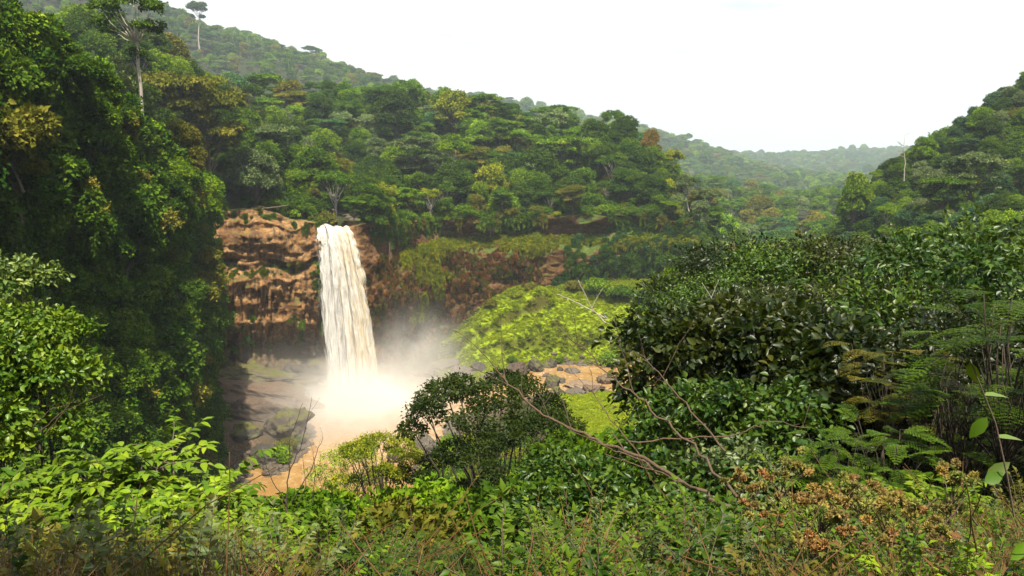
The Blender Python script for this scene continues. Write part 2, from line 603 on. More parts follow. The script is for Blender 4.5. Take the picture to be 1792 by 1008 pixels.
def height(x, y, fine=True, full=False):
    x, y = np.atleast_1d(np.asarray(x, float)), np.atleast_1d(np.asarray(y, float))
    P = np.stack((x, y, 0 * x), 1)
    r = np.hypot(x, y)
    sd, ix = cliff_sd(x, y)
    ho = H_OUT(x, y) + 5 * fbm(P, 70, 3, 5) * sstep(200, 500, r)
    ho = np.clip(ho, 5, 620)
    far = sstep(5200, 6000, r)
    ho = ho * (1 - far) + 40 * far
    hi = np.clip(H_INN(x, y), -2, 300)
    # mossy steps on the talus below the right-hand cliff
    tal = sstep(5, 12, hi) * sstep(322, 340, y) * sstep(80, 50, x) * sstep(-55, -40, x)
    n1 = fbm(P, 22, 3, 9)
    q = (hi + 4 * n1) / 7.5
    fr = q - np.floor(q)
    hi = hi + tal * ((np.floor(q) + sstep(0.45, 1.0, fr)) * 7.5 - 4 * n1 - hi) * 0.22
    m = (y > 325) & (y < 400) & (x > -60) & (x < 40)
    if m.any():
        for (ax, ay, bx, by, up, bk) in SHELVES:
            ex, ey = bx - ax, by - ay
            ln = math.hypot(ex, ey)
            tt_ = ((x[m] - ax) * ex + (y[m] - ay) * ey) / ln
            pp_ = ((x[m] - ax) * ey - (y[m] - ay) * ex) / ln + 2.2 * fbm(P[m], 7, 3, 15)      # > 0 downhill of the lip
            hi[m] += up * sstep(-bk, 0.0, pp_) * (1 - sstep(0.0, 5.0, pp_)) * sstep(-4, 5, tt_) * sstep(ln + 4, ln - 5, tt_)
    hi = hi + 0.7 * fbm(P, 9, 3, 3) * sstep(30, 90, r) + tal * (0.45 * fbm(P, 4.5, 3, 18) + 0.2 * fbm(P, 1.9, 2, 19)) + 0.12 * fbm(P, 1.6, 2, 31)
    m = (y > 180) & (y < 380) & (x > -115) & (x < 90)
    wsd = np.full(len(x), 60.0)
    if m.any():
        wsd[m] = water_sd(x[m], y[m])
    bank = sstep(0, 16, wsd)
    shore = 0.5 + 0.6 * fbm(P, 5, 3, 77)
    hi = np.where(wsd < 0, np.maximum(-3, wsd * 0.45), np.minimum(hi * bank + (1 - bank) * (0.15 + 0.12 * wsd + np.maximum(shore, 0) * sstep(0, 2.5, wsd)), 300))
    gate = (1 - sstep(400, 480, y)) * sstep(-10.5, -4, sd)
    h = ho * (1 - gate) + hi * gate
    if full:
        return h, sd, ix, wsd, tal, gate
    return h


def hz(x, y):
    return float(height([x], [y])[0])


def ground_px(px, Y):
    """the ground point at depth Y in the image column px"""
    z = 60.0
    for _ in range(4):
        x = (px - 896) / FPX * (Y * CP - (z - CAMZ) * SP)
        z = hz(x, Y)
    return np.array((x, Y, z))


# ------------------------------------------------------------------ ground: one sheet to the horizon
a1 = np.linspace(-42, 42, 470)
a0 = np.concatenate((np.linspace(-180, -46, 26), a1, np.linspace(46, 176, 26)))
rr = np.concatenate((np.geomspace(0.5, 150, 150), np.arange(152, 325, 2.0), np.arange(325, 402, 1.0), np.arange(403, 420, 2.0), np.geomspace(424, 5600, 165), (6200, 7500, 9000)))
A_, R_ = np.meshgrid(np.radians(a0), rr, indexing='ij')
gx, gy = (np.sin(A_) * R_).ravel(), (np.cos(A_) * R_).ravel()
h, sd_, ix_, wsd_, tal_, gate_ = height(gx, gy, full=True)
na, nr = A_.shape
i, j = np.meshgrid(np.arange(na), np.arange(nr - 1), indexing='ij')
i2 = (i + 1) % na
F = np.stack((i * nr + j, i * nr + j + 1, i2 * nr + j + 1, i2 * nr + j), -1).reshape(-1, 4)
Vg = np.stack((gx, gy, h), 1)
centre_i = len(Vg)
Vg = np.concatenate((Vg, [(0, 0, hz(0, 0.01))]))
Fc = np.stack((np.full(na, centre_i), np.arange(na) * nr, ((np.arange(na) + 1) % na) * nr), 1)
# where grass grows: the open slope under the cliff and the bank beside the stream
grass = sstep(-30, -18, gx) * sstep(85, 60, gx) * sstep(318, 332, gy) * sstep(9, 22, sd_) * gate_
P3 = Vg[:-1]
pp = proj(P3)
patch = sstep(960, 1010, pp[:, 0]) * sstep(1230, 1150, pp[:, 0]) * sstep(684, 696, pp[:, 1]) * sstep(230, 250, gy) * sstep(345, 335, gy)
grass = np.maximum(grass, patch) * sstep(0.5, 5, wsd_)
rocky = sstep(14, 3, wsd_) * gate_ * (1 - sstep(0.3, 0.8, grass))
rocky = np.maximum(rocky, gate_ * sstep(-70, -78, gx) * sstep(215, 235, gy) * sstep(318, 305, gy))

b = M('ground_soil')
gpos = b.n('ShaderNodeNewGeometry').outputs['Position']
ga, ra = b.attr('grass').outputs['Fac'], b.attr('rocky').outputs['Fac']
n1 = b.noise(gpos, 0.35, 8, 0.65)
n2 = b.noise(gpos, 2.2, 6, 0.6)
soil = b.ramp(n1, [(0.3, (0.012, 0.014, 0.006)), (0.55, (0.03, 0.035, 0.012)), (0.75, (0.06, 0.045, 0.02))])
gcol = b.ramp(n1, [(0.3, (0.12, 0.175, 0.006)), (0.5, (0.19, 0.265, 0.007)), (0.72, (0.26, 0.32, 0.010))])
gcol = b.mix(b.math('MULTIPLY', b.ramp(n2, [(0.45, 0.0), (0.75, 1.0)]), 0.5), gcol, c4((0.05, 0.09, 0.006)))
rcol = b.ramp(n2, [(0.3, (0.03, 0.022, 0.014)), (0.5, (0.085, 0.06, 0.038)), (0.7, (0.18, 0.13, 0.085))])
gnz = b.n('ShaderNodeSeparateXYZ', {0: b.n('ShaderNodeNewGeometry').outputs['Normal']}).outputs[2]
gcol = b.mix(b.ramp(gnz, [(0.38, 1.0), (0.62, 0.0)]), gcol, b.mix(n2, c4((0.03, 0.03, 0.008)), c4((0.09, 0.085, 0.012))))
col = b.mix(ga, soil, gcol)
col = b.mix(ra, col, rcol)
bump = b.n('ShaderNodeBump', {'Strength': 0.8, 'Distance': 0.6, 'Height': n2})
p = b.n('ShaderNodeBsdfPrincipled', {'Base Color': col, 'Roughness': 0.95, 'Specular IOR Level': 0.1, 'Normal': bump.outputs[0]})
MAT_GROUND = b.surf(p.outputs[0])
z1 = [0.0]
ground = link('ground', new_mesh('ground', Vg, [F[:, ::-1], Fc], MAT_GROUND, {'grass': np.append(grass, 0), 'rocky': np.append(rocky, 0)}, smooth=True))
tag(ground, 'forested ground of the gorge, its slopes and the hills beyond', kind='structure')

# ------------------------------------------------------------------ cliff
S_ = _s
stations = np.unique(np.concatenate((np.arange(60, 1500, 3), np.arange(560, 1080, 1))))
sx, sy = CXY[stations, 0], CXY[stations, 1]
arc = S_[stations]
NV = 170
vv = np.linspace(0, 1, NV)
rimz = CRIM[stations] + 1.2 * fbm(np.stack((arc, 0 * arc, 0 * arc), 1), 9, 3, 41)
Z = -2.5 + (rimz[:, None] + 2.5) * vv[None]
ARC = np.repeat(arc[:, None], NV, 1)
X0, Y0 = np.repeat(sx[:, None], NV, 1), np.repeat(sy[:, None], NV, 1)


def prof(tab):
    t = np.array(tab, float)
    return np.interp(Z, t[:, 0], t[:, 1])


# warp of the bedding, so ledges wander up and down
warp = 7.0 * fbm(np.stack((ARC.ravel(), 0 * ARC.ravel(), Z.ravel() * 0.1), 1), 17, 3, 51).reshape(Z.shape)
Zs = Z
Z = Z + warp
pr_rock = prof([(-3, 6), (3, 5), (8, 2), (11, -3), (16, -4.5), (21, -1.5), (27, 2.0), (36, 3.4), (43, 3.0), (47, 1.8), (48.6, 0.2), (49.5, -1.6), (50.6, -1.4), (51.2, 1.4), (53.5, 2.0), (55, 1.0), (57, 1.6), (61, 1.2), (64, -0.2), (65, 0.4), (67, -1.2), (69, -1.6), (70, -2.8), (72, -4.4), (76, -7)])
_nf = sstep(-0.1, 0.3, fbm(np.stack((ARC.ravel(), 0 * ARC.ravel(), 0 * ARC.ravel()), 1), 11, 2, 58).reshape(Z.shape)) * np.exp(-((Z - 49.6) / 2.2) ** 2)
pr_rock = pr_rock * (1 - _nf) + 1.5 * _nf
pr_fall = prof([(-3, -1), (6, -3), (14, -5), (24, -3), (45, 0.5), (58, 0.6), (66, 0.2), (70, 0)])
pr_red = prof([(-3, 3), (6, 1), (14, -2), (22, 1), (34, 3.5), (44, 2.5), (50, 0.5), (56, -1), (62, -1.5), (65, 0.5), (68, 0)])
pr_right = prof([(-3, 4), (15, 4), (27, 4.2), (40, 5.2), (48, 5.4), (50.5, 4.6), (52, 0), (55, -3.2), (60, -3.0), (64, 0.6), (67, 0)])
pr_left = prof([(-3, 4), (10, 2), (22, -2), (34, 1), (46, 2.5), (55, 2), (62, -2.0), (70, 0), (80, 2.5), (88, 0), (100, 1)])
Z = Zs
s_fall = S_[np.argmin(((CXY - np.array((-69, 313.5))) ** 2).sum(1))]
s_cor = S_[np.argmin(((CXY - np.array((-115, 287))) ** 2).sum(1))]
d = ARC - s_fall
w_left = 1 - sstep(s_cor - 4, s_cor + 5, ARC)
w_rock = (1 - w_left) * (1 - sstep(-7, -3, d))
w_fall = sstep(-7, -3, d) * (1 - sstep(7, 14, d))
w_red = sstep(7, 14, d) * (1 - sstep(60, 85, d))
w_right = sstep(60, 85, d)
off = w_left * pr_left + w_rock * pr_rock * 1.35 + w_fall * pr_fall + w_red * pr_red + w_right * pr_right * 1.25
cx, cy = X0 + CN[stations, 0][:, None] * off, Y0 + CN[stations, 1][:, None] * off
PP = np.stack((cx.ravel(), cy.ravel(), Z.ravel()), 1)
Pw = PP * np.array((1, 1, 1.7))
flu = fbm(np.stack((ARC.ravel() / 2.4, Z.ravel() / 26, 0 * Z.ravel()), 1), 1, 3, 61).reshape(Z.shape)
big = fbm(Pw, 15, 3, 62).reshape(Z.shape)
midn = fbm(Pw, 4.2, 4, 63).reshape(Z.shape)
fin = fbm(Pw, 1.1, 3, 64).reshape(Z.shape)
rid = 1 - np.abs(fbm(Pw, 5.5, 3, 66)).reshape(Z.shape) * 2
_a = (ARC + 1.6 * fbm(PP, 6, 2, 68).reshape(Z.shape)) / 3.4
_b = (Z + 2.2 * fbm(PP, 9, 2, 69).reshape(Z.shape)) / 15.0
_h = lambda i_, j_: _hash(i_.astype(np.int64), j_.astype(np.int64), 0 * i_.astype(np.int64), 7)
blocks = (_h(np.floor(_a), np.floor(_b)) - 0.5) * 1.5 + (_h(np.floor(_a * 2.3), np.floor(_b * 2.3 + 0.3)) - 0.5) * 0.9
blocks *= np.clip(w_rock + 0.6 * w_red + 0.4 * w_right, 0, 1)
rockish = np.clip(w_rock + 0.7 * w_fall + 0.6 * w_red, 0, 1)
disp = big * (2.0 + 2.2 * w_left + 1.0 * w_right + 1.6 * w_rock) + midn * (1.1 + w_left + 0.2 * w_rock) + fin * 0.45 + flu * (0.5 + 1.4 * sstep(50, 44, Z) * rockish) - 2.6 * np.clip(0.22 - np.abs(flu), 0, 1) / 0.22 * sstep(47, 40, Z) * sstep(12, 24, Z) * w_rock + rid * 0.5 * rockish + blocks + 0.5 * w_rock * np.maximum(0, 0.75 - np.abs(fbm(PP * np.array((1, 1, 1.3)), 8.5, 3, 67)).reshape(Z.shape) * 3)
disp *= sstep(-3, 2, Z) * 0.9 + 0.1
disp *= 1 - 0.8 * w_fall * sstep(56, 63, Z)
cx, cy = cx + CN[stations, 0][:, None] * disp, cy + CN[stations, 1][:, None] * disp
cz = Z + 0.35 * midn
# cap: the rim runs back under the forest floor
capd = np.array((1.5, 3.5, 6, 9, 12.5, 17))
capx = cx[:, -1:] - CN[stations, 0][:, None] * capd
capy = cy[:, -1:] - CN[stations, 1][:, None] * capd
rise = np.where(w_fall[:, -1:] > 0.5, 0.0, 0.06)
capz = cz[:, -1:] + capd * rise + 0.4 * fbm(np.stack((capx.ravel(), capy.ravel(), 0 * capx.ravel()), 1), 3, 3, 71).reshape(capx.shape) - np.array((0, 0, 0, 0, 0, 2.0))
# the river bed: a notch in the rim where the water comes out
notch = w_fall[:, -1:] * 1.0
capz = capz - notch * 1.2
GXc, GYc, GZc = np.hstack((cx, capx)), np.hstack((cy, capy)), np.hstack((cz, capz))
ns, nt = GXc.shape
VC = np.stack((GXc.ravel(), GYc.ravel(), GZc.ravel()), 1)
i, j = np.meshgrid(np.arange(ns - 1), np.arange(nt - 1), indexing='ij')
FC = np.stack((i * nt + j, (i + 1) * nt + j, (i + 1) * nt + j + 1, i * nt + j + 1), -1).reshape(-1, 4)
dcap = np.hstack((d, np.repeat(d[:, -1:], 6, 1)))
wl_ = np.hstack((w_left, np.repeat(w_left[:, -1:], 6, 1)))
wr_ = np.hstack((w_right, np.repeat(w_right[:, -1:], 6, 1)))
wre_ = np.hstack((w_red, np.repeat(w_red[:, -1:], 6, 1)))
wk_ = np.hstack((w_rock, np.repeat(w_rock[:, -1:], 6, 1)))
mossn = fbm(VC, 9, 4, 81).reshape(GXc.shape)
moss = np.clip(0.75 * wl_ + 0.55 * wr_ + 0.15 * wre_ + mossn * 0.8 - 0.1, 0, 1)
redd = np.clip(wre_ * 0.9 + wr_ * 0.95 + mossn * 0.4, 0, 1)
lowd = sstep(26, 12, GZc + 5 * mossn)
me_cl = new_mesh('cliff', VC, FC, None, {'moss': moss.ravel(), 'red': redd.ravel(), 'low': lowd.ravel()}, smooth=True)

b = M('cliff_rock')
gn = b.n('ShaderNodeNewGeometry')
pos, nrm = gn.outputs['Position'], gn.outputs['Normal']
mp = b.n('ShaderNodeMapping', {'Vector': pos, 'Scale': (1, 1, 2.4)}).outputs[0]
ms = b.n('ShaderNodeMapping', {'Vector': pos, 'Scale': (1, 1, 0.10)}).outputs[0]
na1, na2, na3 = b.noise(mp, 0.14, 8, 0.62, 0.4), b.noise(mp, 0.5, 9, 0.62, 0.5), b.noise(ms, 0.7, 6, 0.6)
rock = b.ramp(na1, [(0.30, (0.08, 0.037, 0.013)), (0.43, (0.18, 0.086, 0.026)), (0.56, (0.26, 0.146, 0.055)), (0.72, (0.36, 0.235, 0.11))])
rock = b.mix(b.ramp(na2, [(0.36, 0.85), (0.50, 0.0)]), rock, c4((0.10, 0.055, 0.025)))
rock = b.mix(b.math('MULTIPLY', b.ramp(na3, [(0.46, 0.0), (0.60, 1.0)]), 0.85), rock, c4((0.06, 0.036, 0.02)))
red = b.ramp(na2, [(0.3, (0.025, 0.013, 0.006)), (0.5, (0.08, 0.036, 0.011)), (0.7, (0.14, 0.068, 0.02))])
rock = b.mix(b.attr('red').outputs['Fac'], rock, red)
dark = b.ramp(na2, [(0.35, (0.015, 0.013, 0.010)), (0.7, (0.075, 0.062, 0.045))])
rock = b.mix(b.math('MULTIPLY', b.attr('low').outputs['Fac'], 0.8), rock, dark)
nzc = b.n('ShaderNodeSeparateXYZ', {0: nrm}).outputs[2]
mcol = b.ramp(na2, [(0.35, (0.02, 0.035, 0.006)), (0.55, (0.055, 0.085, 0.010)), (0.75, (0.10, 0.13, 0.015))])
mfac = b.math('ADD', b.math('MULTIPLY', b.attr('moss').outputs['Fac'], 1.1), b.math('MULTIPLY', b.math('SUBTRACT', nzc, 0.45), 0.9))
mfac = b.math('ADD', mfac, b.math('MULTIPLY', b.math('SUBTRACT', na2, 0.5), 1.6))
rock = b.mix(b.ramp(mfac, [(0.42, 0.0), (0.62, 1.0)]), rock, mcol)
hgt = b.math('ADD', b.math('MULTIPLY', na2, 1.0), b.math('MULTIPLY', b.noise(mp, 4.0, 5, 0.7), 0.25))
bump = b.n('ShaderNodeBump', {'Strength': 0.8, 'Distance': 0.55, 'Height': hgt})
p = b.n('ShaderNodeBsdfPrincipled', {'Base Color': rock, 'Roughness': 0.85, 'Specular IOR Level': 0.25, 'Normal': bump.outputs[0]})
MAT_CLIFF = b.surf(p.outputs[0])
me_cl.materials.clear()
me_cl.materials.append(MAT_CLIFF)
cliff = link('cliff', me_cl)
tag(cliff, 'brown and mossy rock cliff around the waterfall basin', kind='structure')


def cliff_point(st, z):
    """a point on the cliff face: station index in `stations`, height"""
    k = int(np.clip(np.searchsorted(cz[st], z), 0, NV - 1))
    return np.array((cx[st, k], cy[st, k], cz[st, k]))


# ------------------------------------------------------------------ water of pool and stream
nx_, ny_ = 200, 200
wx, wy = np.meshgrid(np.linspace(-112, 92, nx_), np.linspace(186, 366, ny_), indexing='ij')
BASE = np.array((-61.0, 299.0))
dist = np.hypot(wx - BASE[0], wy - BASE[1])
wz = 0.10 * fbm(np.stack((wx.ravel(), wy.ravel(), 0 * wx.ravel()), 1), 3.0, 3, 91).reshape(wx.shape) + 0.8 * np.exp(-(dist / 11) ** 2) * (0.5 + fbm(np.stack((wx.ravel(), wy.ravel(), 0 * wx.ravel()), 1), 3.0, 3, 92).reshape(wx.shape))
keep = (water_sd(wx.ravel(), wy.ravel()) < 4).reshape(wx.shape)
i, j = np.meshgrid(np.arange(nx_ - 1), np.arange(ny_ - 1), indexing='ij')
F = np.stack((i * ny_ + j, (i + 1) * ny_ + j, (i + 1) * ny_ + j + 1, i * ny_ + j + 1), -1).reshape(-1, 4)
F = F[keep.ravel()[F].any(1)]
used = np.unique(F)
remap = np.zeros(nx_ * ny_, int)
remap[used] = np.arange(len(used))
Vw = np.stack((wx.ravel(), wy.ravel(), wz.ravel()), 1)[used]
b = M('muddy_water')
pos = b.n('ShaderNodeNewGeometry').outputs['Position']
na = b.noise(pos, 0.12, 6, 0.6, 1.0)
nb = b.noise(pos, 0.9, 6, 0.6, 0.5)
mud = b.ramp(na, [(0.35, (0.19, 0.10, 0.026)), (0.55, (0.255, 0.145, 0.042)), (0.7, (0.31, 0.195, 0.07))])
dd = b.vmath('DISTANCE', pos, (float(BASE[0]) + 4, float(BASE[1]) - 2, 0.3))
foam = b.math('ADD', b.math('MULTIPLY', dd, -1 / 30.0), b.math('MULTIPLY_ADD', nb, 0.9, 0.62))
foam = b.ramp(foam, [(0.30, 0.0), (0.62, 1.0)])
# broken white water over the stones of the stream
sx_ = b.n('ShaderNodeSeparateXYZ', {0: pos})
rif = b.math('MULTIPLY', b.ramp(b.math('MULTIPLY_ADD', sx_.outputs[0], 0.1, 0.9), [(0.4, 0.0), (0.9, 1.0)]), b.ramp(b.noise(pos, 0.8, 6, 0.7, 1.5), [(0.56, 0.0), (0.66, 0.8)]))
lines = b.math('MULTIPLY', b.ramp(b.math('ABSOLUTE', b.math('SUBTRACT', b.noise(pos, 0.16, 5, 0.6, 2.5), 0.5)), [(0.0, 0.75), (0.022, 0.0)]), b.ramp(b.math('MULTIPLY', dd, 1 / 90.0), [(0.25, 1.0), (1.0, 0.15)]))
foam = b.math('MAXIMUM', b.math('MAXIMUM', foam, lines), rif)
col = b.mix(foam, mud, c4((0.70, 0.66, 0.60)))
bump = b.n('ShaderNodeBump', {'Strength': 0.8, 'Distance': 0.3, 'Height': nb})
p = b.n('ShaderNodeBsdfPrincipled', {'Base Color': col, 'Roughness': b.math('MULTIPLY_ADD', foam, 0.5, 0.28), 'Specular IOR Level': 0.35, 'Normal': bump.outputs[0]})
MAT_WATER = b.surf(p.outputs[0])
water = link('water', new_mesh('water', Vw, remap[F], MAT_WATER, smooth=True))
tag(water, 'muddy orange brown water of the plunge pool and the stream', kind='structure')

# ------------------------------------------------------------------ waterfall
NU, NW = 150, 420
tau = np.concatenate((np.linspace(-0.22, 0, 26)[:-1], np.linspace(0, 1.01, NW - 25)))
u = np.linspace(0, 1, NU)
T_, U_ = np.meshgrid(tau, u, indexing='ij')
tp = np.clip(T_, 0, None)
fall_z = 65.7 + 0.9 * fbm(np.stack((U_.ravel() * 5, 0 * U_.ravel(), 0 * U_.ravel()), 1), 1, 3, 108).reshape(U_.shape) - 0.9 * U_ ** 2 - 66.2 * tp ** 2 + np.where(T_ < 0, -T_ * 2.5, 0)
xl, xr = -76.9 + 6.3 * tp, -64.2 + 14.2 * tp
outw = np.where(T_ < 0, T_ * 40, 14.5 * T_)
ctr = 4 * U_ * (1 - U_)
fx = xl + (xr - xl) * U_ + np.where(T_ < 0, -T_ * -10, 0)
fy = 313.2 - outw - (0.6 + 2.0 * tp) * np.sqrt(ctr + 1e-6) + 1.5 * U_


def fall_noise(su, sv, seed, oc=4):
    return fbm(np.stack((U_.ravel() * su, (T_.ravel() - 0.15 * np.sqrt(U_.ravel())) * sv, 0 * U_.ravel()), 1), 1, oc, seed).reshape(U_.shape)


strand, lump = fall_noise(9, 1.6, 101), fall_noise(20, 6, 102)
groove = np.exp(-((U_ - 0.40 - 0.02 * strand) / 0.035) ** 2) * sstep(0.35, 0.8, tp) + 0.7 * np.exp(-((U_ - 0.27) / 0.02) ** 2) * sstep(0.02, 0.15, tp) * sstep(0.75, 0.5, tp)
amp = sstep(-0.02, 0.35, T_)
fy = fy - amp * (1.6 * strand + 0.30 * lump) + groove * 2.6
fx = fx + amp * 0.5 * fall_noise(14, 22, 103) + (U_ - 0.5) * amp * 1.2 * fall_noise(2, 18, 104, 3)
edge = np.minimum(U_, 1 - U_)
VF = np.stack((fx.ravel(), fy.ravel(), fall_z.ravel()), 1)
i, j = np.meshgrid(np.arange(len(tau) - 1), np.arange(NU - 1), indexing='ij')
FF = np.stack((i * NU + j, (i + 1) * NU + j, (i + 1) * NU + j + 1, i * NU + j + 1), -1).reshape(-1, 4)
# a second thin veil of spray in front, broken up
VF2 = VF.copy()
VF2[:, 1] -= (1.3 * amp * (0.6 + tp)).ravel()
VF2[:, 0] += ((U_ - 0.5) * 2.2 * amp).ravel()
uu = np.concatenate((U_.ravel(), U_.ravel()))
tt = np.concatenate((T_.ravel(), T_.ravel()))
ed = np.concatenate((edge.ravel(), edge.ravel()))
ly = np.concatenate((np.zeros(U_.size), np.ones(U_.size)))
b = M('falling_water')
au, at_, ae, al = [b.attr(k).outputs['Fac'] for k in ('fu', 'ft', 'edge', 'veil')]
cv = b.n('ShaderNodeCombineXYZ', {0: b.math('MULTIPLY', au, 16), 1: b.math('MULTIPLY', at_, 4.0), 2: al}).outputs[0]
cv2 = b.n('ShaderNodeCombineXYZ', {0: b.math('MULTIPLY', au, 34), 1: b.math('MULTIPLY', at_, 11.0), 2: b.math('MULTIPLY', al, 9)}).outputs[0]
s1, s2 = b.noise(cv, 1.0, 5, 0.6, 0.4), b.noise(cv2, 1.0, 5, 0.65, 0.3)
yel = b.ramp(b.math('ADD', b.math('MULTIPLY_ADD', s1, 1.3, -0.65), au), [(0.40, 0.0), (0.72, 1.0)])
yel = b.math('MULTIPLY', yel, b.ramp(s2, [(0.40, 1.0), (0.62, 0.15)]))
white = b.mix(b.ramp(s2, [(0.35, 1.0), (0.55, 0.0)]), c4((0.66, 0.655, 0.635)), c4((0.46, 0.45, 0.42)))
fcol = b.mix(b.math('MULTIPLY', yel, 0.75), white, c4((0.50, 0.38, 0.18)))
bump = b.n('ShaderNodeBump', {'Strength': 0.5, 'Distance': 0.5, 'Height': b.math('ADD', s2, s1)})
p = b.n('ShaderNodeBsdfPrincipled', {'Base Color': fcol, 'Roughness': 0.6, 'Specular IOR Level': 0.3, 'Normal': bump.outputs[0]})
tl = b.n('ShaderNodeBsdfTranslucent', {'Color': fcol})
mx = b.n('ShaderNodeMixShader', {0: 0.3, 1: p.outputs[0], 2: tl.outputs[0]})
# frayed edges; the veil is mostly gaps
e1 = b.math('ADD', b.math('MULTIPLY', ae, 9.0), b.math('MULTIPLY_ADD', b.math('ADD', s2, s1), 1.2, -1.15))
a_main = b.ramp(e1, [(0.1, 0.0), (0.5, 1.0)])
a_veil = b.math('MULTIPLY', b.ramp(b.math('ADD', s2, b.math('MULTIPLY', s1, 0.6)), [(0.80, 0.0), (1.0, 0.7)]), b.ramp(at_, [(0.02, 0.0), (0.25, 1.0)]))
a_veil = b.math('MULTIPLY', a_veil, b.ramp(ae, [(0.0, 0.0), (0.12, 1.0)]))
alpha = b.math('ADD', b.math('MULTIPLY', b.math('SUBTRACT', 1.0, al), a_main), b.math('MULTIPLY', al, a_veil))
tr = b.n('ShaderNodeBsdfTransparent')
mx2 = b.n('ShaderNodeMixShader', {0: alpha, 1: tr.outputs[0], 2: mx.outputs[0]})
MAT_FALL = b.surf(mx2.outputs[0])
fall_me = new_mesh('waterfall', np.concatenate((VF, VF2)), np.concatenate((FF, FF + len(VF))), MAT_FALL, {'fu': uu, 'ft': tt, 'edge': ed, 'veil': ly}, smooth=True)
waterfall = link('waterfall', fall_me)
tag(waterfall, 'tall white and cream waterfall plunging over the brown cliff', kind='structure')

# ------------------------------------------------------------------ spray of the falls
b = M('spray')
tc = b.n('ShaderNodeTexCoord').outputs['Object']
nlow = b.noise(tc, 0.06, 5, 0.65, 1.0)
nhi = b.noise(tc, 0.22, 4, 0.65, 0.8)
nn = b.math('MULTIPLY_ADD', nhi, 0.5, b.math('MULTIPLY', nlow, 0.9))


def blob(c, r, power=1.0):
    v = b.vmath('DIVIDE', b.vmath('SUBTRACT', tc, c), r)
    d = b.vmath('LENGTH', v)
    return b.math('POWER', 2.718, b.math('MULTIPLY', b.math('MULTIPLY', d, d), -power))


cut = b.ramp(nn, [(0.50, 0.0), (0.92, 1.0)])
core = blob((3, -7, -8), (13, 13, 10))
mid = blob((4, -21, -6), (23, 27, 11))
wide = blob((5, -20, -3), (29, 34, 14))
plume = blob((24, 18, 8), (14, 16, 12))
dens = b.math('MULTIPLY', b.math('MULTIPLY', core, 0.15), b.math('MULTIPLY_ADD', cut, 1.1, 0.35))
dens = b.math('ADD', dens, b.math('MULTIPLY', b.math('MULTIPLY', mid, 0.08), b.math('MULTIPLY_ADD', cut, 1.4, 0.3)))
dens = b.math('ADD', dens, b.math('MULTIPLY', b.math('MULTIPLY', wide, 0.019), b.math('MULTIPLY_ADD', cut, 2.0, 0.05)))
dens = b.math('ADD', dens, b.math('MULTIPLY', b.math('MULTIPLY', plume, 0.030), b.math('MULTIPLY_ADD', cut, 2.0, 0.0)))
pv = b.n('ShaderNodeVolumePrincipled', {'Color': (0.98, 0.97, 0.95, 1), 'Density': dens, 'Anisotropy': 0.2})
b.t.links.new(pv.outputs[0], b.out.inputs['Volume'])
MAT_SPRAY = b.m
gm = Geo()
th, ph = np.meshgrid(np.linspace(0, 2 * math.pi, 25)[:-1], np.linspace(0, math.pi, 13), indexing='ij')
VS = np.stack((75 * np.sin(ph) * np.cos(th), 75 * np.sin(ph) * np.sin(th), 45 * np.cos(ph)), -1)
i, j = np.meshgrid(np.arange(24), np.arange(12), indexing='ij')
i2 = (i + 1) % 24
FS = np.stack((i * 13 + j, i * 13 + j + 1, i2 * 13 + j + 1, i2 * 13 + j), -1).reshape(-1, 4)
mist = link('mist', new_mesh('mist', VS.reshape(-1, 3), FS, MAT_SPRAY), loc=(-61, 299, 6))
tag(mist, 'white spray rising from the foot of the waterfall', 'mist', kind='stuff')
MAT_SPRAY.cycles.volume_step_rate = 0.5

# ------------------------------------------------------------------ air
b = M('air')
pv = b.n('ShaderNodeVolumePrincipled', {'Color': (0.74, 0.87, 1.0, 1), 'Density': 0.000125, 'Anisotropy': 0.2})
b.t.links.new(pv.outputs[0], b.out.inputs['Volume'])
x0, x1, y0, y1, z0, z1 = -9200, 9200, -9200, 9200, -8, 700
Vh = [(x, y, z) for x in (x0, x1) for y in (y0, y1) for z in (z0, z1)]
Fh = [(0, 1, 3, 2), (4, 6, 7, 5), (0, 4, 5, 1), (2, 3, 7, 6), (0, 2, 6, 4), (1, 5, 7, 3)]
haze = link('haze', new_mesh('haze', Vh, np.array(Fh), b.m))
tag(haze, 'pale haze in the air over the valley', 'haze', kind='stuff')

# ================================================================== FOREST
def foliage(g, lobes, r, nsub, nleaf, L, W, up=0.35, kind='card', sub=0.36, low=-0.35, jit=0.5, tvar=0.2, lay=0.0, shell=(0.78, 1.05)):
    """leaf clumps over the outside of each lobe. lobes: (centre, (rx, ry, rz))"""
    P, D, N, T = [], [], [], []
    for c, rad in lobes:
        rad = np.broadcast_to(np.asarray(rad, float), (3,))
        size = rad.mean()
        dirs = rand_dirs(int(nsub * 2.2), r)
        dirs = dirs[dirs[:, 2] > low][:nsub]
        lt = r.normal() * tvar * 0.8
        for u_ in dirs:
            cc = np.asarray(c) + rad * u_ * r.uniform(*shell)
            sr = size * sub * r.uniform(0.7, 1.25)
            q = r.normal(size=(nleaf, 3)) * sr * np.array((0.62, 0.62, 0.42 - 0.2 * lay))
            P.append(cc + q)
            outd = unit(q / sr + u_ * 0.9 + np.array((0, 0, -0.1)))
            D.append(unit(outd + r.normal(size=(nleaf, 3)) * 0.5 + np.array((0, 0, -0.15))))
            N.append(unit(u_ * 0.8 + np.array((0, 0, up)) + q / sr * 0.45 + r.normal(size=(nleaf, 3)) * jit))
            T.append(np.clip(0.5 + lt + r.normal() * tvar + r.normal(size=nleaf) * 0.12 + q[:, 2] / sr * 0.06, 0, 1))
    P, D, N, T = map(np.concatenate, (P, D, N, T))
    n = len(P)
    leaves(g, P, D, N, L * r.uniform(0.7, 1.3, n), W * r.uniform(0.7, 1.3, n), T, kind)


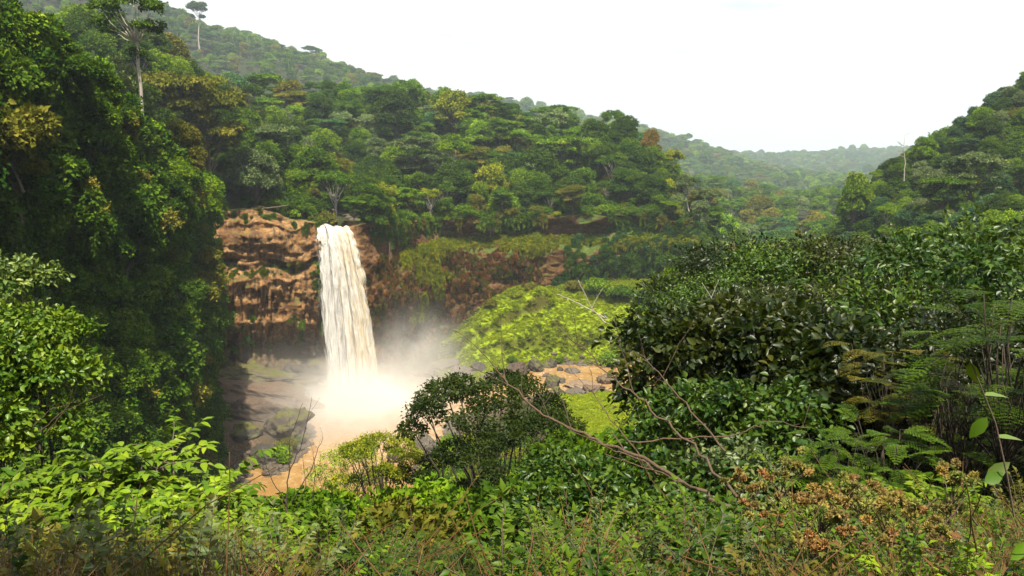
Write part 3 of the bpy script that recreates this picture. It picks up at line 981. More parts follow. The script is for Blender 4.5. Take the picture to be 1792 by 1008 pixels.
def limbs(g, base, fork, lobes, r0, r, reach=0.75, sides=6, f0=0.55):
    """trunk from base to fork, then limbs into the lobes"""
    tr = wiggle(base, fork, 7, 0.10, r)
    tube(g, tr, np.linspace(r0, r0 * 0.62, 7) * np.array([1.35, 1.08, 1, 1, 1, 1, 1]), sides + 2)
    for c, rad in lobes:
        c = np.asarray(c, float)
        f = r.uniform(f0, 1.0)
        st = tr[int(f * 6)]
        en = st + (c - st) * reach
        k = np.linalg.norm(en - st)
        tube(g, wiggle(st, en, 5, 0.18, r, sag=-0.06), np.linspace(r0 * 0.42, r0 * 0.10, 5) * min(1, 0.5 + k / 12), sides)


def ring(r, n, R0, z0, dz, size, flat=0.7, inner=0.25):
    out = []
    for k in range(n):
        a = k * 2.399963 + r.uniform(-0.4, 0.4)
        q = R0 * math.sqrt(inner + (1 - inner) * (k + 0.5) / n) * r.uniform(0.85, 1.12)
        s = size * r.uniform(0.75, 1.3)
        out.append(((math.cos(a) * q, math.sin(a) * q, z0 + dz * (1 - (q / R0) ** 2) + r.normal() * size * 0.25), (s, s, s * flat)))
    return out


PROTO = {}


def proto(key, crown_g, trunk_g, bark, leaf=None):
    PROTO[key] = (crown_g.mesh('crown', leaf or MAT_LEAF), trunk_g.mesh('trunk', bark, smooth=True))


def build_protos():
    for v in range(3):       # broad rounded forest tree, about 17 m
        r = np.random.default_rng(100 + v)
        lob = ring(r, 14, 5.0, 10.0, 5.0, 2.0, 0.95, 0.05) + ring(r, 9, 5.6, 8.0, 0.5, 1.7, 0.95, 0.6)
        c, t = Geo(), Geo()
        foliage(c, lob, r, 34, 16, 0.62, 0.42, sub=0.30, low=-0.25)
        limbs(t, (0, 0, -3), (0.5, 0, 7.5), lob, 0.42, r)
        proto(('broad', v), c, t, MAT_BARK)
    for v in range(2):       # tiered umbrella tree, about 17 m
        r = np.random.default_rng(120 + v)
        lob = ring(r, 11, 6.5, 14.0, 1.2, 2.3, 0.22, 0.02) + ring(r, 6, 5.5, 11.4, 0.5, 1.9, 0.2, 0.4) + ring(r, 4, 4.5, 9.2, 0.3, 1.5, 0.2, 0.5)
        c, t = Geo(), Geo()
        foliage(c, lob, r, 34, 18, 0.52, 0.34, up=0.9, sub=0.34, low=-0.15, jit=0.35, lay=1.0)
        limbs(t, (0, 0, -3), (0.4, 0.2, 11), lob, 0.34, r, reach=0.9)
        proto(('umbrella', v), c, t, MAT_BARK)
    for v in range(2):       # tall emergent tree with a bare pale stem, about 26 m
        r = np.random.default_rng(140 + v)
        lob = ring(r, 12, 5.2, 20.0, 3.0, 1.9, 0.62, 0.05) + ring(r, 3, 3.4, 16.0, 0.5, 1.2, 0.5, 0.7)
        c, t = Geo(), Geo()
        foliage(c, lob, r, 30, 16, 0.55, 0.38, sub=0.32, low=-0.3)
        limbs(t, (0, 0, -4), (0.8, 0, 18.5), lob, 0.40, r, reach=0.8, f0=0.9, sides=5)
        proto(('tall', v), c, t, MAT_BARK_PALE)
    r = np.random.default_rng(155)   # airy emergent: open plates of leaves on one long bare stem
    lob = ring(r, 13, 5.8, 20.5, 2.6, 1.35, 0.45, 0.05) + ring(r, 6, 5.0, 17.8, 0.4, 1.1, 0.4, 0.5) + [((1.2, 0.3, 13.5), (1.2, 1.2, 0.6))]
    c, t = Geo(), Geo()
    foliage(c, lob, r, 20, 15, 0.5, 0.34, up=0.5, sub=0.42, low=-0.3)
    limbs(t, (0, 0, -6), (0.9, 0, 19), lob, 0.36, r, reach=0.9, f0=0.84, sides=5)
    proto(('emergent', 0), c, t, MAT_BARK_PALE)
    for v in range(3):       # tree wrapped in hanging creepers, about 15 m
        r = np.random.default_rng(160 + v)
        lob = ring(r, 7, 3.6, 11.5, 2.2, 1.9, 0.8, 0.05)
        for k in range(15):
            a, h = r.uniform(0, 6.28), r.uniform(1.0, 10.5)
            q = r.uniform(1.6, 3.9) * (0.75 + 0.25 * h / 10)
            lob.append(((math.cos(a) * q, math.sin(a) * q, h), (1.15, 1.15, r.uniform(1.3, 2.6))))
        c, t = Geo(), Geo()
        foliage(c, lob, r, 26, 16, 0.55, 0.40, up=0.15, sub=0.34, low=-0.7)
        # creepers hanging free
        for k in range(26):
            a = r.uniform(0, 6.28)
            q, h = r.uniform(2.2, 4.8), r.uniform(6, 11)
            ln = r.uniform(3, 8)
            n = int(ln * 11)
            z = h - np.sort(r.uniform(0, ln, n))
            P = np.stack((math.cos(a) * q + r.normal(size=n) * 0.16, math.sin(a) * q + r.normal(size=n) * 0.16, z), 1)
            leaves(c, P, np.tile((math.cos(a) * 0.5, math.sin(a) * 0.5, -0.8), (n, 1)) + r.normal(size=(n, 3)) * 0.4, np.tile((math.cos(a), math.sin(a), 0.5), (n, 1)) + r.normal(size=(n, 3)) * 0.3, 0.42, 0.32, np.clip(0.45 + r.normal() * 0.2 + r.normal(size=n) * 0.1, 0, 1))
        limbs(t, (0, 0, -3), (0.3, 0, 9), lob[:9], 0.36, r)
        proto(('draped', v), c, t, MAT_BARK_DARK)
    for v in range(2):       # airy tree, open crown on visible limbs, about 15 m
        r = np.random.default_rng(180 + v)
        lob = ring(r, 16, 5.4, 11.0, 3.0, 1.25, 0.6, 0.1)
        c, t = Geo(), Geo()
        foliage(c, lob, r, 20, 14, 0.5, 0.36, sub=0.42, low=-0.3)
        limbs(t, (0, 0, -3), (0.6, 0, 7.5), lob, 0.3, r, reach=0.95)
        proto(('airy', v), c, t, MAT_BARK_PALE)
    for v in range(3):       # low bush, about 4 m
        r = np.random.default_rng(200 + v)
        lob = ring(r, 9, 2.3, 1.5, 1.3, 1.15, 0.8, 0.02)
        c, t = Geo(), Geo()
        foliage(c, lob, r, 26, 16, 0.42, 0.30, sub=0.36, low=-0.5)
        limbs(t, (0, 0, -1), (0.1, 0, 0.9), lob, 0.10, r, sides=4)
        proto(('bush', v), c, t, MAT_BARK)
    r = np.random.default_rng(220)
    # oil palm, about 12 m
    c, t = Geo(), Geo()
    for k in range(26):
        a, el = k * 2.4, r.uniform(-0.35, 1.25)
        n = 46
        s = np.linspace(0.1, 1, n)
        ln = r.uniform(3.6, 4.6)
        hx = ln * s * math.cos(el * 0.8)
        z = 9 + ln * s * math.sin(el) - 2.2 * s ** 2.2
        mid_ = np.stack((hx * math.cos(a), hx * math.sin(a), z), 1)
        tg = unit(np.gradient(mid_, axis=0))
        side = np.array((-math.sin(a), math.cos(a), 0))
        for sg in (-1, 1):
            leaves(c, mid_, side * sg + tg * 0.7 + np.array((0, 0, -0.35)), np.tile((0, 0, 1.0), (n, 1)) + r.normal(size=(n, 3)) * 0.2, 1.0 * np.sin(np.clip(s, 0.15, 0.96) * math.pi) ** 0.5, 0.13, 0.5 + 0.1 * r.normal(), 'card', 0.05, 0.25)
    tube(t, wiggle((0, 0, -2), (0, 0, 9), 6, 0.06, r), (0.3, 0.24, 0.22, 0.22, 0.23, 0.3), 8)
    proto(('palm', 0), c, t, MAT_BARK)
    # clump of vines for rock faces: a curtain with its back to -y, front +y, about 3 m
    for v in range(3):
        r = np.random.default_rng(240 + v)
        c, t = Geo(), Geo()
        lob = [((r.uniform(-1.4, 1.4), r.uniform(-0.3, 0.5), r.uniform(-1.6, 1.2)), (0.8, 0.55, 0.8)) for k in range(7)]
        foliage(c, lob, r, 20, 14, 0.38, 0.28, sub=0.42, low=-0.6)
        for k in range(9):
            x = r.uniform(-1.7, 1.7)
            ln = r.uniform(1.5, 4.5)
            n = int(ln * 12)
            P = np.stack((x + r.normal(size=n) * 0.13, 0.3 + r.normal(size=n) * 0.12, r.uniform(-1, 1) - np.linspace(0, ln, n)), 1)
            leaves(c, P, np.tile((0, 0.5, -0.8), (n, 1)) + r.normal(size=(n, 3)) * 0.5, np.tile((0, 1, 0.6), (n, 1)) + r.normal(size=(n, 3)) * 0.4, 0.3, 0.22, np.clip(0.45 + r.normal() * 0.2 + r.normal(size=n) * 0.1, 0, 1))
        tube(t, [(0, 0, -1), (0, 0, 0.5)], 0.03, 4)
        proto(('vine', v), c, t, MAT_BARK)


build_protos()

GREENS = {'dark green': (0.030, 0.072, 0.007), 'deep green': (0.040, 0.095, 0.007), 'mid green': (0.062, 0.135, 0.008), 'bright green': (0.105, 0.205, 0.008), 'yellow green': (0.18, 0.23, 0.012),
          'grey green': (0.105, 0.155, 0.055), 'olive': (0.125, 0.130, 0.016), 'ochre': (0.115, 0.125, 0.013), 'orange brown': (0.17, 0.125, 0.02), 'bluish green': (0.040, 0.105, 0.035)}


def tree(kind, name, label, cat, P, color, scale=1.0, group=None, v=None, r=rng, lean=0.0):
    nvar = sum(1 for k in PROTO if k[0] == kind)
    v = int(r.integers(nvar)) if v is None else v
    e = root(name, P, r.uniform(0, 6.28), scale)
    e.rotation_euler = (r.normal() * lean, r.normal() * lean, e.rotation_euler[2])
    tag(e, label, cat, group)
    cm, tm = PROTO[(kind, v)]
    c = link('crown', cm, e)
    c.color = c4(np.array(GREENS[color]) * r.uniform(0.85, 1.15))
    link('trunk', tm, e)
    return e


NAMES = {'broad': ('broadleaf_tree', 'round-crowned'), 'umbrella': ('umbrella_tree', 'flat-tiered'), 'tall': ('emergent_tree', 'tall bare-stemmed'), 'draped': ('creeper_draped_tree', 'creeper-draped'),
         'airy': ('open_crowned_tree', 'open-crowned'), 'palm': ('palm_tree', 'feathery'), 'bush': ('bush', 'leafy')}
CAT = {'bush': 'bush', 'palm': 'palm'}


def scatter(name, label, protos, P, rot, scl, colors, kind='stuff', leafmat=None, trunks=True):
    """one object of uncountable growth: copies of crowns on points"""
    me = bpy.data.meshes.new(name)
    n = len(P)
    me.vertices.add(n)
    me.vertices.foreach_set('co', np.asarray(P, np.float32).ravel())
    a = me.attributes.new('rot', 'FLOAT_VECTOR', 'POINT')
    a.data.foreach_set('vector', np.asarray(rot, np.float32).ravel())
    a = me.attributes.new('scl', 'FLOAT', 'POINT')
    a.data.foreach_set('value', np.asarray(scl, np.float32))
    a = me.attributes.new('pick', 'INT', 'POINT')
    a.data.foreach_set('value', rng.integers(0, len(protos), n).astype(np.int32))
    o = link(name, me)
    tag(o, label, 'vegetation', kind=kind)
    ng = bpy.data.node_groups.new(name, 'GeometryNodeTree')
    ng.interface.new_socket('Geometry', in_out='INPUT', socket_type='NodeSocketGeometry')
    ng.interface.new_socket('Geometry', in_out='OUTPUT', socket_type='NodeSocketGeometry')
    N, Lk = ng.nodes, ng.links
    gi, go = N.new('NodeGroupInput'), N.new('NodeGroupOutput')
    mat = leafmat or leaf_material(name + '_leaf', colors)
    join = N.new('GeometryNodeJoinGeometry')
    for src in protos:
        oi = N.new('GeometryNodeObjectInfo')
        oi.transform_space = 'ORIGINAL'
        oi.inputs['Object'].default_value = src
        sm = N.new('GeometryNodeSetMaterial')
        sm.inputs['Material'].default_value = mat
        Lk.new(oi.outputs['Geometry'], sm.inputs['Geometry'])
        g2 = N.new('GeometryNodeGeometryToInstance')
        Lk.new(sm.outputs[0], g2.inputs[0])
        Lk.new(g2.outputs[0], join.inputs[0])
    iop = N.new('GeometryNodeInstanceOnPoints')
    Lk.new(gi.outputs[0], iop.inputs['Points'])
    Lk.new(join.outputs[0], iop.inputs['Instance'])
    iop.inputs['Pick Instance'].default_value = True

    def named(nm, typ):
        q = N.new('GeometryNodeInputNamedAttribute')
        q.data_type = typ
        q.inputs['Name'].default_value = nm
        return [s for s in q.outputs if s.enabled and s.name == 'Attribute'][0]
    Lk.new(named('pick', 'INT'), iop.inputs['Instance Index'])
    e2r = N.new('FunctionNodeEulerToRotation')
    Lk.new(named('rot', 'FLOAT_VECTOR'), e2r.inputs[0])
    Lk.new(e2r.outputs[0], iop.inputs['Rotation'])
    Lk.new(named('scl', 'FLOAT'), iop.inputs['Scale'])
    Lk.new(iop.outputs[0], go.inputs[0])
    md = o.modifiers.new('growth', 'NODES')
    md.node_group = ng
    return o


# ---------------------------------------------------------------- trees that stand out, placed one by one
SPECIAL = []
CROWN = {}        # a crown object of every kind, reused for the masses of growth


def special(kind, px, py_top, Y, H, label, color, name=None, v=None, cat='tree', group=None, wide=1.0, zb=None):
    """tree whose top the photograph shows at (px, py_top) at depth Y; H: height of the kind's crown top at scale 1"""
    top = at(px, py_top, Y)
    z = hz(top[0], Y) if zb is None else zb
    s = max(0.55, min(2.6, (top[2] - z) / H))
    P = np.array((top[0], Y, top[2] - H * s))
    SPECIAL.append((P[0], P[1], 4.5 * s * wide))
    e = tree(kind, name or NAMES[kind][0], label, cat, P, color, (s * wide, s * wide, s), group, v)
    for ch in e.children:
        if ch.name.startswith('crown'):
            CROWN.setdefault(kind, ch)
    return e


special('emergent', 222, -14, 178, 23.5, 'tallest tree on the left rim, long bare stem with dark spreading crown against the hill', 'mid green', v=0, wide=1.0, name='emergent_tree', zb=95.0)
special('tall', 345, 2, 1250, 24.5, 'lone tall tree sticking up into the sky from the hazy hill crest', 'deep green', v=1)
special('umbrella', 360, 165, 300, 16, 'olive-ochre flat-topped tree above the head of the waterfall cliff', 'ochre', v=0, wide=0.8)
special('umbrella', 300, 128, 290, 16, 'wide olive-ochre flat crown behind the tall rim tree', 'ochre', v=1, wide=0.8)
special('broad', 185, 115, 185, 16, 'pale grey-green rounded tree on the dark left wall under the tall stemmed tree', 'grey green', v=0, wide=0.7)
special('umbrella', 530, 258, 420, 16, 'vivid lime tiered tree low in the forest above the rim', 'yellow green', v=0)
special('umbrella', 525, 285, 405, 16, 'lower vivid lime spray of flat branches beside the tiered tree', 'bright green', v=1)
special('tall', 792, 240, 425, 24.5, 'slender light green tree with a thin white stem in the middle of the forest', 'bright green', v=0)
special('broad', 795, 165, 520, 16, 'big sunlit yellow-green dome on the forest skyline', 'yellow green', v=1)
special('umbrella', 845, 168, 530, 16, 'layered bright green tree on the skyline beside the yellow-green dome', 'bright green', v=0)
special('broad', 560, 172, 500, 16, 'very dark dense dome on the hill above the waterfall', 'dark green', v=2)
special('broad', 690, 165, 505, 16, 'dark rounded tree in the row below the skyline', 'dark green', v=1)
special('broad', 1095, 206, 480, 16, 'dark round tree standing at the end of the forest skyline', 'dark green', v=0)
special('broad', 1140, 232, 470, 16, 'yellowish brown tree at the tip of the spur against the hazy ridge', 'orange brown', v=1, wide=0.6)
special('umbrella', 730, 245, 440, 16, 'pale grey-green flat crown half way up the forest', 'grey green', v=0)
special('airy', 1190, 325, 450, 15, 'yellowish open tree at the foot of the spur', 'olive', v=0)
special('broad', 505, 145, 520, 16, 'yellow-olive spreading crown on the hill top', 'olive', v=2)
special('draped', 940, 268, 440, 14, 'dark creeper column in the right part of the forest', 'deep green', v=0)
special('umbrella', 985, 240, 455, 16, 'bright yellow-green fan of branches on the right part of the forest', 'bright green', v=1)
special('umbrella', 1705, 275, 300, 16, 'large umbrella tree with a tall brown stem on the right hillside', 'grey green', v=0)
special('umbrella', 1655, 308, 300, 16, 'second umbrella tree below and left of the large one on the right hillside', 'mid green', v=1)
special('broad', 1500, 312, 360, 16, 'sunlit bright green tree at the foot of the right hill beside the hazy valley', 'bright green', v=1, wide=0.6)
special('broad', 1330, 345, 700, 16, 'olive-ochre crown among the hazy valley trees', 'ochre', v=0)
special('palm', 190, 62, 840, 12, 'palm on the hazy hillside behind the tall rim tree', 'bluish green', cat='palm')
special('palm', 245, 80, 840, 12, 'second palm on the hazy hillside, right of the bare stem', 'bluish green', cat='palm')
special('draped', 415, 250, 330, 14, 'creeper tower at the edge of the left wall above the rock', 'deep green', v=1)
special('airy', 465, 262, 390, 15, 'fine-leaved pale tree above the log at the head of the falls', 'grey green', v=1)

# dead pale tree leaning out of the right hill
r_ = np.random.default_rng(5)
g = Geo()
tr_ = wiggle((0, 0, -3), (-1.2, 0, 17), 9, 0.12, r_)
tube(g, tr_, np.linspace(0.24, 0.09, 9), 7)
for k in range(11):
    st = tr_[r_.integers(4, 9)]
    en = st + np.array((r_.normal() * 2.5 - 1, r_.normal() * 1.5, r_.uniform(0.3, 3.2)))
    br = wiggle(st, en, 5, 0.2, r_)
    tube(g, br, np.linspace(0.11, 0.03, 5), 5)
    for q in range(3):
        tube(g, wiggle(br[3], br[3] + r_.normal(size=3) * np.array((1.2, 1.0, 0.8)), 4, 0.2, r_), np.linspace(0.04, 0.012, 4), 4)
p_ = at(1583, 305, 360)
e = root('dead_tree', (p_[0], 360, p_[2]))
tag(e, 'leafless pale grey tree at the skyline foot of the right hill', 'dead tree')
link('trunk', g.mesh('trunk', MAT_BARK_PALE, smooth=True), e)

# ---------------------------------------------------------------- the forest
def sample(n, xlo, xhi, ylo, yhi, spacing, r, test):
    pts = []
    cell = {}
    x, y = r.uniform(xlo, xhi, n), r.uniform(ylo, yhi, n)
    z, sd, ix, wsd, tal, gate = height(x, y, full=True)
    P = np.stack((x, y, z), 1)
    ok = test(P, sd, wsd, gate)
    sp = spacing(P) if callable(spacing) else np.full(n, spacing)
    for k in np.nonzero(ok)[0]:
        s = sp[k]
        a, b_ = int(x[k] // 8), int(y[k] // 8)
        w = int(s // 8) + 1
        if any((x[k] - q[0]) ** 2 + (y[k] - q[1]) ** 2 < (0.5 * (s + q[3])) ** 2 for i_ in range(a - w, a + w + 1) for j_ in range(b_ - w, b_ + w + 1) for q in cell.get((i_, j_), ())):
            continue
        q = (x[k], y[k], z[k], s, sd[k])
        cell.setdefault((a, b_), []).append(q)
        pts.append(q)
    return np.array(pts)


def in_frame(P, mx=90, top=260):
    q = proj(P + np.array((0, 0, 8)))
    return (q[:, 2] > 0) & (q[:, 0] > -mx) & (q[:, 0] < 1792 + mx) & (q[:, 1] > -top)


rf = np.random.default_rng(21)


def t_near(P, sd, wsd, gate):
    beyond = (sd < -7) | ((P[:, 1] > 405) & (P[:, 0] > 100))
    right = (P[:, 0] > 75) & (P[:, 1] > 150)
    return in_frame(P) & (beyond | right)


near = sample(9000, -190, 330, 90, 620, lambda P: np.where((P[:, 1] < 260) | (P[:, 0] > 100), 7.2, 9.6), rf, t_near)
keep = np.ones(len(near), bool)
for sx0, sy0, sr0 in SPECIAL:
    keep &= np.hypot(near[:, 0] - sx0, near[:, 1] - sy0) > sr0 * (0.62 if sy0 > 300 else 0.5)
# keep sight lines to the trees that stand out clear
near = near[keep]
qt = proj(near[:, :3] + np.array((0, 0, 14.0)))
near = near[~((qt[:, 0] > 165) & (qt[:, 0] < 300) & (near[:, 1] < 330) & (qt[:, 1] < 118))]
q = proj(near[:, :3] + np.array((0, 0, 8.0)))


def zone(px, py, x, y):
    if x < -70 and y < 300 and px < 430:
        return ('dark left wall of the gorge', 'upper' if py < 130 else 'middle' if py < 260 else 'lower')
    if px > 1395 and y < 520:
        return ('right hillside', 'upper' if py < 230 else 'middle' if py < 330 else 'lower')
    if x > 95 and y > 380:
        return ('hazy valley floor', 'far' if y > 520 else 'near')
    if px < 640:
        return ('forested hill above the waterfall', 'upper' if py < 210 else 'middle' if py < 300 else 'lower')
    if px < 900:
        return ('forest right of the waterfall top', 'upper' if py < 210 else 'middle' if py < 300 else 'lower')
    return ('forested spur', 'upper' if py < 250 else 'middle' if py < 330 else 'lower')


WHERE = {'upper': 'near the skyline of the', 'middle': 'half way up the', 'lower': 'low on the', 'far': 'at the far end of the', 'near': 'at the near end of the'}
order = np.argsort(q[:, 2])
count = 0
far_pts = []
for k in order:
    x, y, z, s, sd = near[k]
    px, py = q[k, 0], q[k, 1]
    zn, lv = zone(px, py, x, y)
    wall = zn.startswith('dark left')
    hill = zn.startswith('right')
    u_ = rf.uniform()
    if count >= 620:
        far_pts.append((x, y, z))
        continue
    kind = ('draped' if u_ < 0.42 else 'broad' if u_ < 0.85 else 'airy') if wall else ('broad' if u_ < 0.52 else 'umbrella' if u_ < 0.60 else 'draped' if u_ < 0.80 else 'airy' if u_ < 0.93 else 'tall')
    if lv == 'lower' and not hill and rf.uniform() < 0.35:
        kind = 'draped'
    cu = rf.uniform()
    if wall:
        col = 'dark green' if cu < 0.40 else 'deep green' if cu < 0.75 else 'mid green' if cu < 0.97 else 'olive'
    elif hill:
        col = 'dark green' if cu < 0.2 else 'bluish green' if cu < 0.45 else 'mid green' if cu < 0.72 else 'bright green' if cu < 0.84 else 'grey green'
    else:
        col = 'dark green' if cu < 0.17 else 'deep green' if cu < 0.40 else 'mid green' if cu < 0.64 else 'bright green' if cu < 0.75 else 'yellow green' if cu < 0.82 else 'grey green' if cu < 0.93 else 'olive' if cu < 0.985 else 'ochre'
    side = ''
    lab = f'{col} {NAMES[kind][1]} tree {WHERE[lv]} {zn}'
    sc = rf.uniform(0.75, 1.25) * (0.78 if y < 260 and wall else 0.72 if hill else 1.2)
    if kind == 'tall':
        sc *= 0.8
    e = tree(kind, NAMES[kind][0], lab, 'tree', (x, y, z - 0.5), col, sc, f'{col} {NAMES[kind][1]} trees of the {zn}, {lv} part', r=rf, lean=0.05)
    for ch in e.children:
        if ch.name.startswith('crown'):
            CROWN.setdefault(kind + ch.data.name, ch)
    count += 1

far = sample(90000, -1500, 2600, 600, 4800, lambda P: 11.5 + P[:, 1] * 0.0032, rf, lambda P, sd, wsd, gate: in_frame(P, 60, 120))
far = np.concatenate((far[:, :3], np.array(far_pts).reshape(-1, 3)))
crowns = [c for k, c in CROWN.items() if k.split('crown')[0] in ('broad', 'umbrella', 'draped', 'airy')]
nf = len(far)
print('forest: individual', count, 'far', nf)
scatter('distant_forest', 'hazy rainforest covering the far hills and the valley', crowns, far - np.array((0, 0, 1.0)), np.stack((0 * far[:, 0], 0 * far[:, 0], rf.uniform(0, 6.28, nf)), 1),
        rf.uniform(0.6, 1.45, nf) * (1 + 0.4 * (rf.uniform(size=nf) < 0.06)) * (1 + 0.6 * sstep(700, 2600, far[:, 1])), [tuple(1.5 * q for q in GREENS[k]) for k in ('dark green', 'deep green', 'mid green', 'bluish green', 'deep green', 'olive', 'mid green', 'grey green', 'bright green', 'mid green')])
# undergrowth between the trunks
ug = sample(26000, -190, 330, 90, 640, 3.3, rf, lambda P, sd, wsd, gate: in_frame(P) & ((sd < -9) | (P[:, 0] > 70)) & (P[:, 1] > 95) & ~((np.abs(P[:, 0] + 69) < 8) & (P[:, 1] < 350)) & ~((P[:, 0] < -72) & (P[:, 0] > -106) & (P[:, 1] > 290) & (P[:, 1] < 312)))
e = tree('bush', 'bush', 'round green bush on top of the cliff just right of the waterfall lip', 'bush', (-55, 322, 65.2), 'mid green', 1.3, v=0)
BUSH0 = [c for c in e.children if c.name.startswith('crown')][0]
e = tree('bush', 'bush', 'second round bush behind the one at the waterfall lip', 'bush', (-57, 327, 65.6), 'olive', 1.2, v=1)
BUSH1 = [c for c in e.children if c.name.startswith('crown')][0]
nu = len(ug)
scatter('forest_undergrowth', 'dense undergrowth of shrubs between the forest trees', [BUSH0, BUSH1], ug[:, :3], np.stack((0 * ug[:, 0], 0 * ug[:, 0], rf.uniform(0, 6.28, nu)), 1), rf.uniform(0.8, 1.7, nu),
        [GREENS[k] for k in ('dark green', 'deep green', 'mid green', 'deep green', 'olive')])

# ================================================================== GROWTH ON THE CLIFF, ROCKS, LOGS
rc = np.random.default_rng(33)
VINES = []
for v in range(3):
    k = int(np.argmin(np.abs(ARC[:, 0] - (s_fall + 58 + 9 * v))))
    P = cliff_point(k, 63)
    e = root('hanging_vine', P, math.atan2(CN[stations[k], 1], CN[stations[k], 0]) - math.pi / 2, 1.3)
    tag(e, ['curtain of creepers hanging from the rim right of the falls', 'second curtain of creepers further along the rim', 'third curtain of creepers over the dark overhang'][v], 'creeper')
    cm, tm = PROTO[('vine', v)]
    c = link('crown', cm, e)
    c.color = c4(GREENS['mid green'])
    link('stem', tm, e)
    VINES.append(c)


def on_cliff(n, test, zlo, zhi, r):
    P, ro, ks = [], [], []
    while len(P) < n:
        k = int(r.integers(0, len(stations)))
        z = r.uniform(zlo, zhi)
        if z > rimz[k] + 1 or not test(k, z):
            continue
        q = cliff_point(k, z)
        a = math.atan2(CN[stations[k], 1], CN[stations[k], 0]) - math.pi / 2
        P.append(q + np.append(CN[stations[k]], 0) * 0.3)
        ro.append((r.normal() * 0.15, r.normal() * 0.25, a + r.normal() * 0.5))
        ks.append(k)
    return np.array(P), np.array(ro), np.array(ks)


# the left wall: a thick coat of creepers and shrubs
nzw = lambda k, z: fbm(np.array([(ARC[k, 0], 0, z)]), 11, 3, 301)[0]
P, ro, ks = on_cliff(2300, lambda k, z: w_left[k, 0] > 0.4 and sy[k] > 85 and (sy[k] < 268 or z > 58) and (nzw(k, z) > -0.16 if z > 22 else nzw(k, z) > 0.08), 2, 108, rc)
bulge = np.clip(fbm(np.stack((ARC[ks, 0], 0 * P[:, 2], P[:, 2] * 0.8), 1), 13, 2, 303) * 2.0, 0, 1.2)
P[:, :2] += CN[stations[ks]] * (bulge * rc.uniform(0.3, 6.5, len(P)) * sstep(245, 170, P[:, 1]))[:, None]
scatter('wall_creepers', 'thick coat of creepers and shrubs on the dark left wall', VINES, P, ro, rc.uniform(0.9, 2.1, len(P)), [GREENS[k] for k in ('mid green', 'deep green', 'mid green', 'bright green', 'deep green', 'deep green', 'mid green')])
# small trees and bushes rooted in the left wall
for n_ in range(175):
    while True:
        k = int(rc.integers(0, len(stations)))
        z = rc.uniform(20, 100) if n_ < 125 else rc.uniform(6, 55)
        if w_left[k, 0] > 0.5 and 95 < sy[k] < 238 and z < rimz[k] - 2:
            break
    q = cliff_point(k, z) + np.append(CN[stations[k]], 0) * rc.uniform(0.2, 4.5) * float(sstep(240, 180, sy[k]))
    tq_ = proj(q + np.array((0, 0, 9.0)))[0]
    if 165 < tq_[0] < 300 and tq_[1] < 125:
        continue
    lv = 'high' if z > 78 else 'half way' if z > 48 else 'low'
    ds = 'near the waterfall' if sy[k] > 240 else 'in the shade' if sy[k] > 165 else 'close to the viewpoint'
    kind = ('draped', 'broad', 'bush')[int(rc.integers(3))]
    col = ('deep green', 'bright green', 'mid green', 'bright green', 'mid green', 'olive', 'deep green')[int(rc.integers(7))]
    s = rc.uniform(0.5, 0.95) if kind != 'bush' else rc.uniform(1.0, 2.3)
    e = tree(kind, NAMES[kind][0], f'{col} {NAMES[kind][1]} {"bush" if kind == "bush" else "tree"} clinging {lv} up the dark left wall {ds}', CAT.get(kind, 'tree'), q - np.array((0, 0, 5.0 * s if kind != 'bush' else 0.5)), col, s, f'{col} {kind} growth {lv} on the left wall {ds}', r=rc)
    e.rotation_euler = (0.25 * -CN[stations[k], 1], 0.25 * CN[stations[k], 0], rc.uniform(0, 6.28))

# right-hand cliff: creepers under the rim, moss and ferns on ledge and faces
P, ro, ks = on_cliff(190, lambda k, z: d[k, 0] > 12 and nzw(k, 60) > -0.1 and z > rimz[k] - 2.5 - 16 * max(0, nzw(k, 60)), 54, 68, rc)
scatter('rim_creepers', 'green creepers hanging from the rim over the dark overhang', VINES, P, ro, rc.uniform(0.7, 1.35, len(P)), [GREENS[k] for k in ('mid green', 'deep green', 'bright green', 'olive')])
P, ro, ks = on_cliff(520, lambda k, z: d[k, 0] > 128 and (z < 53 or d[k, 0] > 165) and nzw(k, z) > 0.05 - 0.012 * (d[k, 0] - 128), 24, 64, rc)
scatter('cliff_creepers', 'green creepers covering the end of the right-hand cliff', VINES, P, ro, rc.uniform(0.8, 1.6, len(P)), [GREENS[k] for k in ('deep green', 'mid green', 'dark green', 'bluish green')])
P, ro, ks = on_cliff(820, lambda k, z: d[k, 0] > 40 and abs(z - 51.5 + 0.03 * (70 - d[k, 0]) * (d[k, 0] < 70) * 3) < 2.2 + 3.0 * max(0, nzw(k, z)), 38, 56, rc)
scatter('ledge_moss', 'bright yellow-green moss and ferns along the ledge of the cliff', VINES, P, ro, rc.uniform(0.5, 1.05, len(P)), [(0.16, 0.20, 0.006), (0.22, 0.25, 0.008), (0.13, 0.17, 0.008)])
P, ro, ks = on_cliff(420, lambda k, z: 45 < d[k, 0] < 75 and (z < 50) and fbm(np.array([(ARC[k, 0], 0, z)]), 9, 2, 305)[0] > 0.02 - 0.2 * (z > 38), 20, 52, rc)
scatter('cliff_moss', 'yellow-green moss patches on the brown cliff face', VINES, P, ro, rc.uniform(0.4, 0.9, len(P)), [(0.13, 0.17, 0.006), (0.20, 0.23, 0.008), (0.10, 0.11, 0.012)])
P, ro, ks = on_cliff(1500, lambda k, z: 10 < d[k, 0] < 130 and z < 56 and nzw(k, z) < 0.35, 4, 52, rc)
scatter('dry_ferns', 'rusty brown dead ferns covering the cliff face', VINES, P, ro, rc.uniform(0.3, 0.7, len(P)), [(0.21, 0.10, 0.024), (0.13, 0.065, 0.02), (0.27, 0.15, 0.04), (0.12, 0.095, 0.018), (0.08, 0.095, 0.012)])
